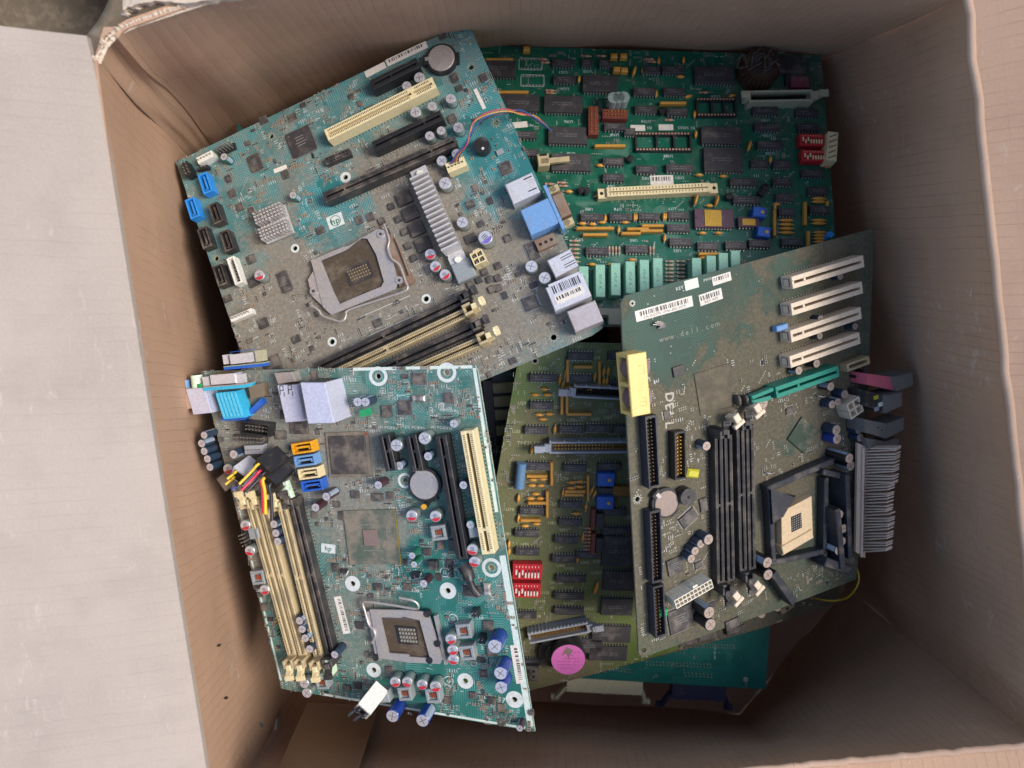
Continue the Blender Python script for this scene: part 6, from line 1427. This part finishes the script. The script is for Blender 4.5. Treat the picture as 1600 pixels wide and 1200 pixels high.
scatter(B, 320, [(985, 560), (1180, 560), (1340, 580), (1335, 900), (1005, 1010)], chips=.05, seed=51); vias(B, 160, 9, [(985, 560), (1180, 560), (1340, 580), (1335, 900), (1005, 1010)])
finish(B)

# ------------------------------------------------------------------ lower boards
Fb = Board('circuit_board', 'bare solder side of a teal circuit board lying lowest at the bottom right', 'circuit board', (1100, 1040, .655), (.03, -.05, 1), ((880, 1055), (1195, 1075)), 'old logic boards')
B = Fb
pmF = pcb_mat('teal_solder_side', srgb(18, 96, 88), srgb(30, 114, 104), -.1, [], pitch=.0022, rough=.3)
make_pcb(B, [(840, 1056), (1196, 1077), (1206, 930), (1215, 700), (880, 690)], pmF, EDGE, [], 1.8)
for p1, p2, n in (((948, 1041), (984, 1046), 9), ((1010, 1034), (1110, 1038), 20), ((925, 1043), (945, 1045), 6), ((1070, 1051), (1111, 1054), 8), ((1040, 1005), (1145, 1008), 24), ((1132, 985), (1152, 986), 4), ((1040, 1012), (1068, 1016), 5)):
    for r in (0, 3.2):
        for i in range(n):
            t = i/max(1, n-1); v = B.L(p1[0]+(p2[0]-p1[0])*t+r*.3, p1[1]+(p2[1]-p1[1])*t+r*1.4); B.pads.cyl(v.x, v.y, 0, .75*MM, .9*MM, SOLDER, 8, r2=.35*MM)
for x, y, s_ in ((1118, 1012, '2'), (1117, 1020, '5'), (1117, 1027, '2')): v = B.L(x, y); text(B.silk, s_, v.x, v.y, .06*MM, 4*MM, WHITE_INK)
v = B.L(1165, 1062); B.pads.cyl(v.x, v.y, 0, 2.4*MM, .4*MM, SOLDER, 14, r2=1.2*MM); vias(B, 60, 12)
# connectors hanging under its lower edge
def under(name, p1, p2, h0, h1, m_, legs, extra=None):
    a, b = [Vector(q_) for q_ in quadpx(B, [p1, p2], -4)]; d = (b-a).normalized(); n2 = Vector((d.y, -d.x)); n2 = -n2 if n2.y > 0 else n2
    mb = MB(); pts = [a, b, b+n2*2*MM, a+n2*2*MM]; vs = [(*p, -h0*MM) for p in pts]+[(*p, -h1*MM) for p in pts]
    q = [a-n2*9*MM, b-n2*9*MM, b+n2*8*MM, a+n2*8*MM]; vs = [(*p, -h1*MM) for p in q]+[(*p, -h0*MM) for p in q]; mb.hull8(vs, m_)
    Lx = (b-a).length
    for t in (.12, .32, .5, .68, .88): p = a+d*Lx*t+n2*8.3*MM; mb.box(p.x, p.y, -h1*MM, 1*MM, 1*MM, (h1-h0)*MM, m_, math.atan2(d.y, d.x))
    if extra: extra(mb, a, b, d, n2)
    o = B.add(name, mb)
    for k, e in ((0, -1), (1, 1)):
        if not legs[k]: continue
        s0 = (a if k == 0 else b); lv = MB(); w_ = 3.4*MM
        p0 = s0+n2*4*MM; p1_ = s0+d*e*legs[k]*MM+n2*17*MM
        lv.hull8([(p0.x-w_/2, p0.y, -h1*MM+2*MM), (p0.x+w_/2, p0.y, -h1*MM+2*MM), (p0.x+w_/2, p0.y, -h0*MM), (p0.x-w_/2, p0.y, -h0*MM), (p1_.x-w_/2, p1_.y, -h1*MM+1*MM), (p1_.x+w_/2, p1_.y, -h1*MM+1*MM), (p1_.x+w_/2, p1_.y, -h1*MM+6*MM), (p1_.x-w_/2, p1_.y, -h1*MM+6*MM)], m_)
        lv.box(p1_.x+e*1*MM, p1_.y, -h1*MM, 7*MM, 4*MM, 4*MM, m_); B.add('eject_lever', lv, (0, 0, 0), 0, o)
    return o
under('ribbon_header', (886, 1066), (1004, 1072), 3, 14, mat('pale_bone_plastic', srgb(206, 200, 164), .5, dust=.2), (8, 5))
def gold(mb, a, b, d, n2):
    for t in (.38, .62): p = a+d*(b-a).length*t+n2*8.6*MM; mb.box(p.x, p.y, -12*MM, 1.6*MM, 1.2*MM, 9*MM, COPPER, math.atan2(d.y, d.x)); mb.box(p.x+3*MM*d.x, p.y, -12*MM, .8*MM, 1.2*MM, 9*MM, COPPER)
under('ribbon_header', (1050, 1078), (1134, 1082), 3, 14, mat('indigo_plastic', srgb(44, 46, 72), .45, dust=.2), (7, 5), gold)
finish(B)

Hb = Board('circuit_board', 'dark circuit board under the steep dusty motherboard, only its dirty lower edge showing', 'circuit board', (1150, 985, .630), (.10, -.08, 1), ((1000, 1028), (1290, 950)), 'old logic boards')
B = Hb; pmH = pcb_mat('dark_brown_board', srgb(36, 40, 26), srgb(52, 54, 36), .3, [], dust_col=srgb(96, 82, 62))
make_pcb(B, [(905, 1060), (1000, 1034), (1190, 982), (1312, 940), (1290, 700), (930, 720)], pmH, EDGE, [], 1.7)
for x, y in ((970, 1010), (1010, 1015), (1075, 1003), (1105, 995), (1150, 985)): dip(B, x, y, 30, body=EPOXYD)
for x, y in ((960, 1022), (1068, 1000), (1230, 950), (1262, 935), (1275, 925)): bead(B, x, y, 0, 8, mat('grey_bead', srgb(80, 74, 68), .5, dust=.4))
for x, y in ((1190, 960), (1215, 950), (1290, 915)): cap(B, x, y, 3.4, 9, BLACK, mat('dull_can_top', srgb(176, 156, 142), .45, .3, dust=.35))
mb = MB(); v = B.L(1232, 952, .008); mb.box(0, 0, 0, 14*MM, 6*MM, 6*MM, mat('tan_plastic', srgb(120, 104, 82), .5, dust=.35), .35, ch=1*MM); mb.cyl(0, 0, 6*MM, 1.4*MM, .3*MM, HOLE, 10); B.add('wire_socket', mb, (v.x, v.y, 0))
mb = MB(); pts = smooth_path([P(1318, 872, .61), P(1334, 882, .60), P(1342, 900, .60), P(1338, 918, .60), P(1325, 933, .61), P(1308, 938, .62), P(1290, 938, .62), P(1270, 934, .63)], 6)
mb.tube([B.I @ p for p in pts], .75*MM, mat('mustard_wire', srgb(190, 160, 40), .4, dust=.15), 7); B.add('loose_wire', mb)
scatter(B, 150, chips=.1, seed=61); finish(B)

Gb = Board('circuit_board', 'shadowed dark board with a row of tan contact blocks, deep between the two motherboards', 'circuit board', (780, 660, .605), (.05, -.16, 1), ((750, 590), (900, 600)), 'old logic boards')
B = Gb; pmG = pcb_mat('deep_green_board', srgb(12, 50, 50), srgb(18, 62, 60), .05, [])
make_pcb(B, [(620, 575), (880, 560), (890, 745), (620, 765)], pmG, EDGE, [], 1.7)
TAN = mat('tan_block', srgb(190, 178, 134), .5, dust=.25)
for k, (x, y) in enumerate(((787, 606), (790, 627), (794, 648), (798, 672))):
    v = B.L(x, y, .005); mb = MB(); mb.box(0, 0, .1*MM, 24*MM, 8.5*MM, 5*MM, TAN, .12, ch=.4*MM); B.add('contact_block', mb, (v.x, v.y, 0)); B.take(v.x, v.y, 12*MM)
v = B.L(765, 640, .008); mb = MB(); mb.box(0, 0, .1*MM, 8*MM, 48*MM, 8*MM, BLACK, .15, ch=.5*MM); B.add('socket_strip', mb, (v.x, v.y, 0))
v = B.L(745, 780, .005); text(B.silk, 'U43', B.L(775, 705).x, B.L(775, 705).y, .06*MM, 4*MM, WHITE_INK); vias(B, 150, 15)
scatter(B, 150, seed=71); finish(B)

Ib = Board('circuit_board', 'teal board almost hidden under the tilted upper left motherboard, one corner poking out', 'circuit board', (440, 400, .600), (-.05, .03, 1), ((365, 196), (620, 120)), 'old logic boards')
B = Ib; pmI = pcb_mat('teal_hidden_board', srgb(20, 90, 88), srgb(34, 110, 106), .05, [])
make_pcb(B, [(371, 192), (380, 202), (640, 150), (720, 560), (381, 578), (368, 400)], pmI, EDGE, [], 1.7)
for x, y in ((450, 300), (520, 300), (600, 320), (450, 420), (540, 420), (620, 430)): dip(B, x, y, 40)
finish(B)

Jb = Board('circuit_board', 'near-black filler board added at the very bottom of the pile to darken the gaps', 'circuit board', (700, 600, .685), (0, 0, 1), ((300, 300), (600, 300)), 'old logic boards')  # filler board added to darken the gaps; unlit shade is put into its colour
B = Jb; pmJ = pcb_mat('shade_filler_board', srgb(24, 30, 22), srgb(32, 38, 28), .1, [], dust_col=srgb(60, 52, 42))
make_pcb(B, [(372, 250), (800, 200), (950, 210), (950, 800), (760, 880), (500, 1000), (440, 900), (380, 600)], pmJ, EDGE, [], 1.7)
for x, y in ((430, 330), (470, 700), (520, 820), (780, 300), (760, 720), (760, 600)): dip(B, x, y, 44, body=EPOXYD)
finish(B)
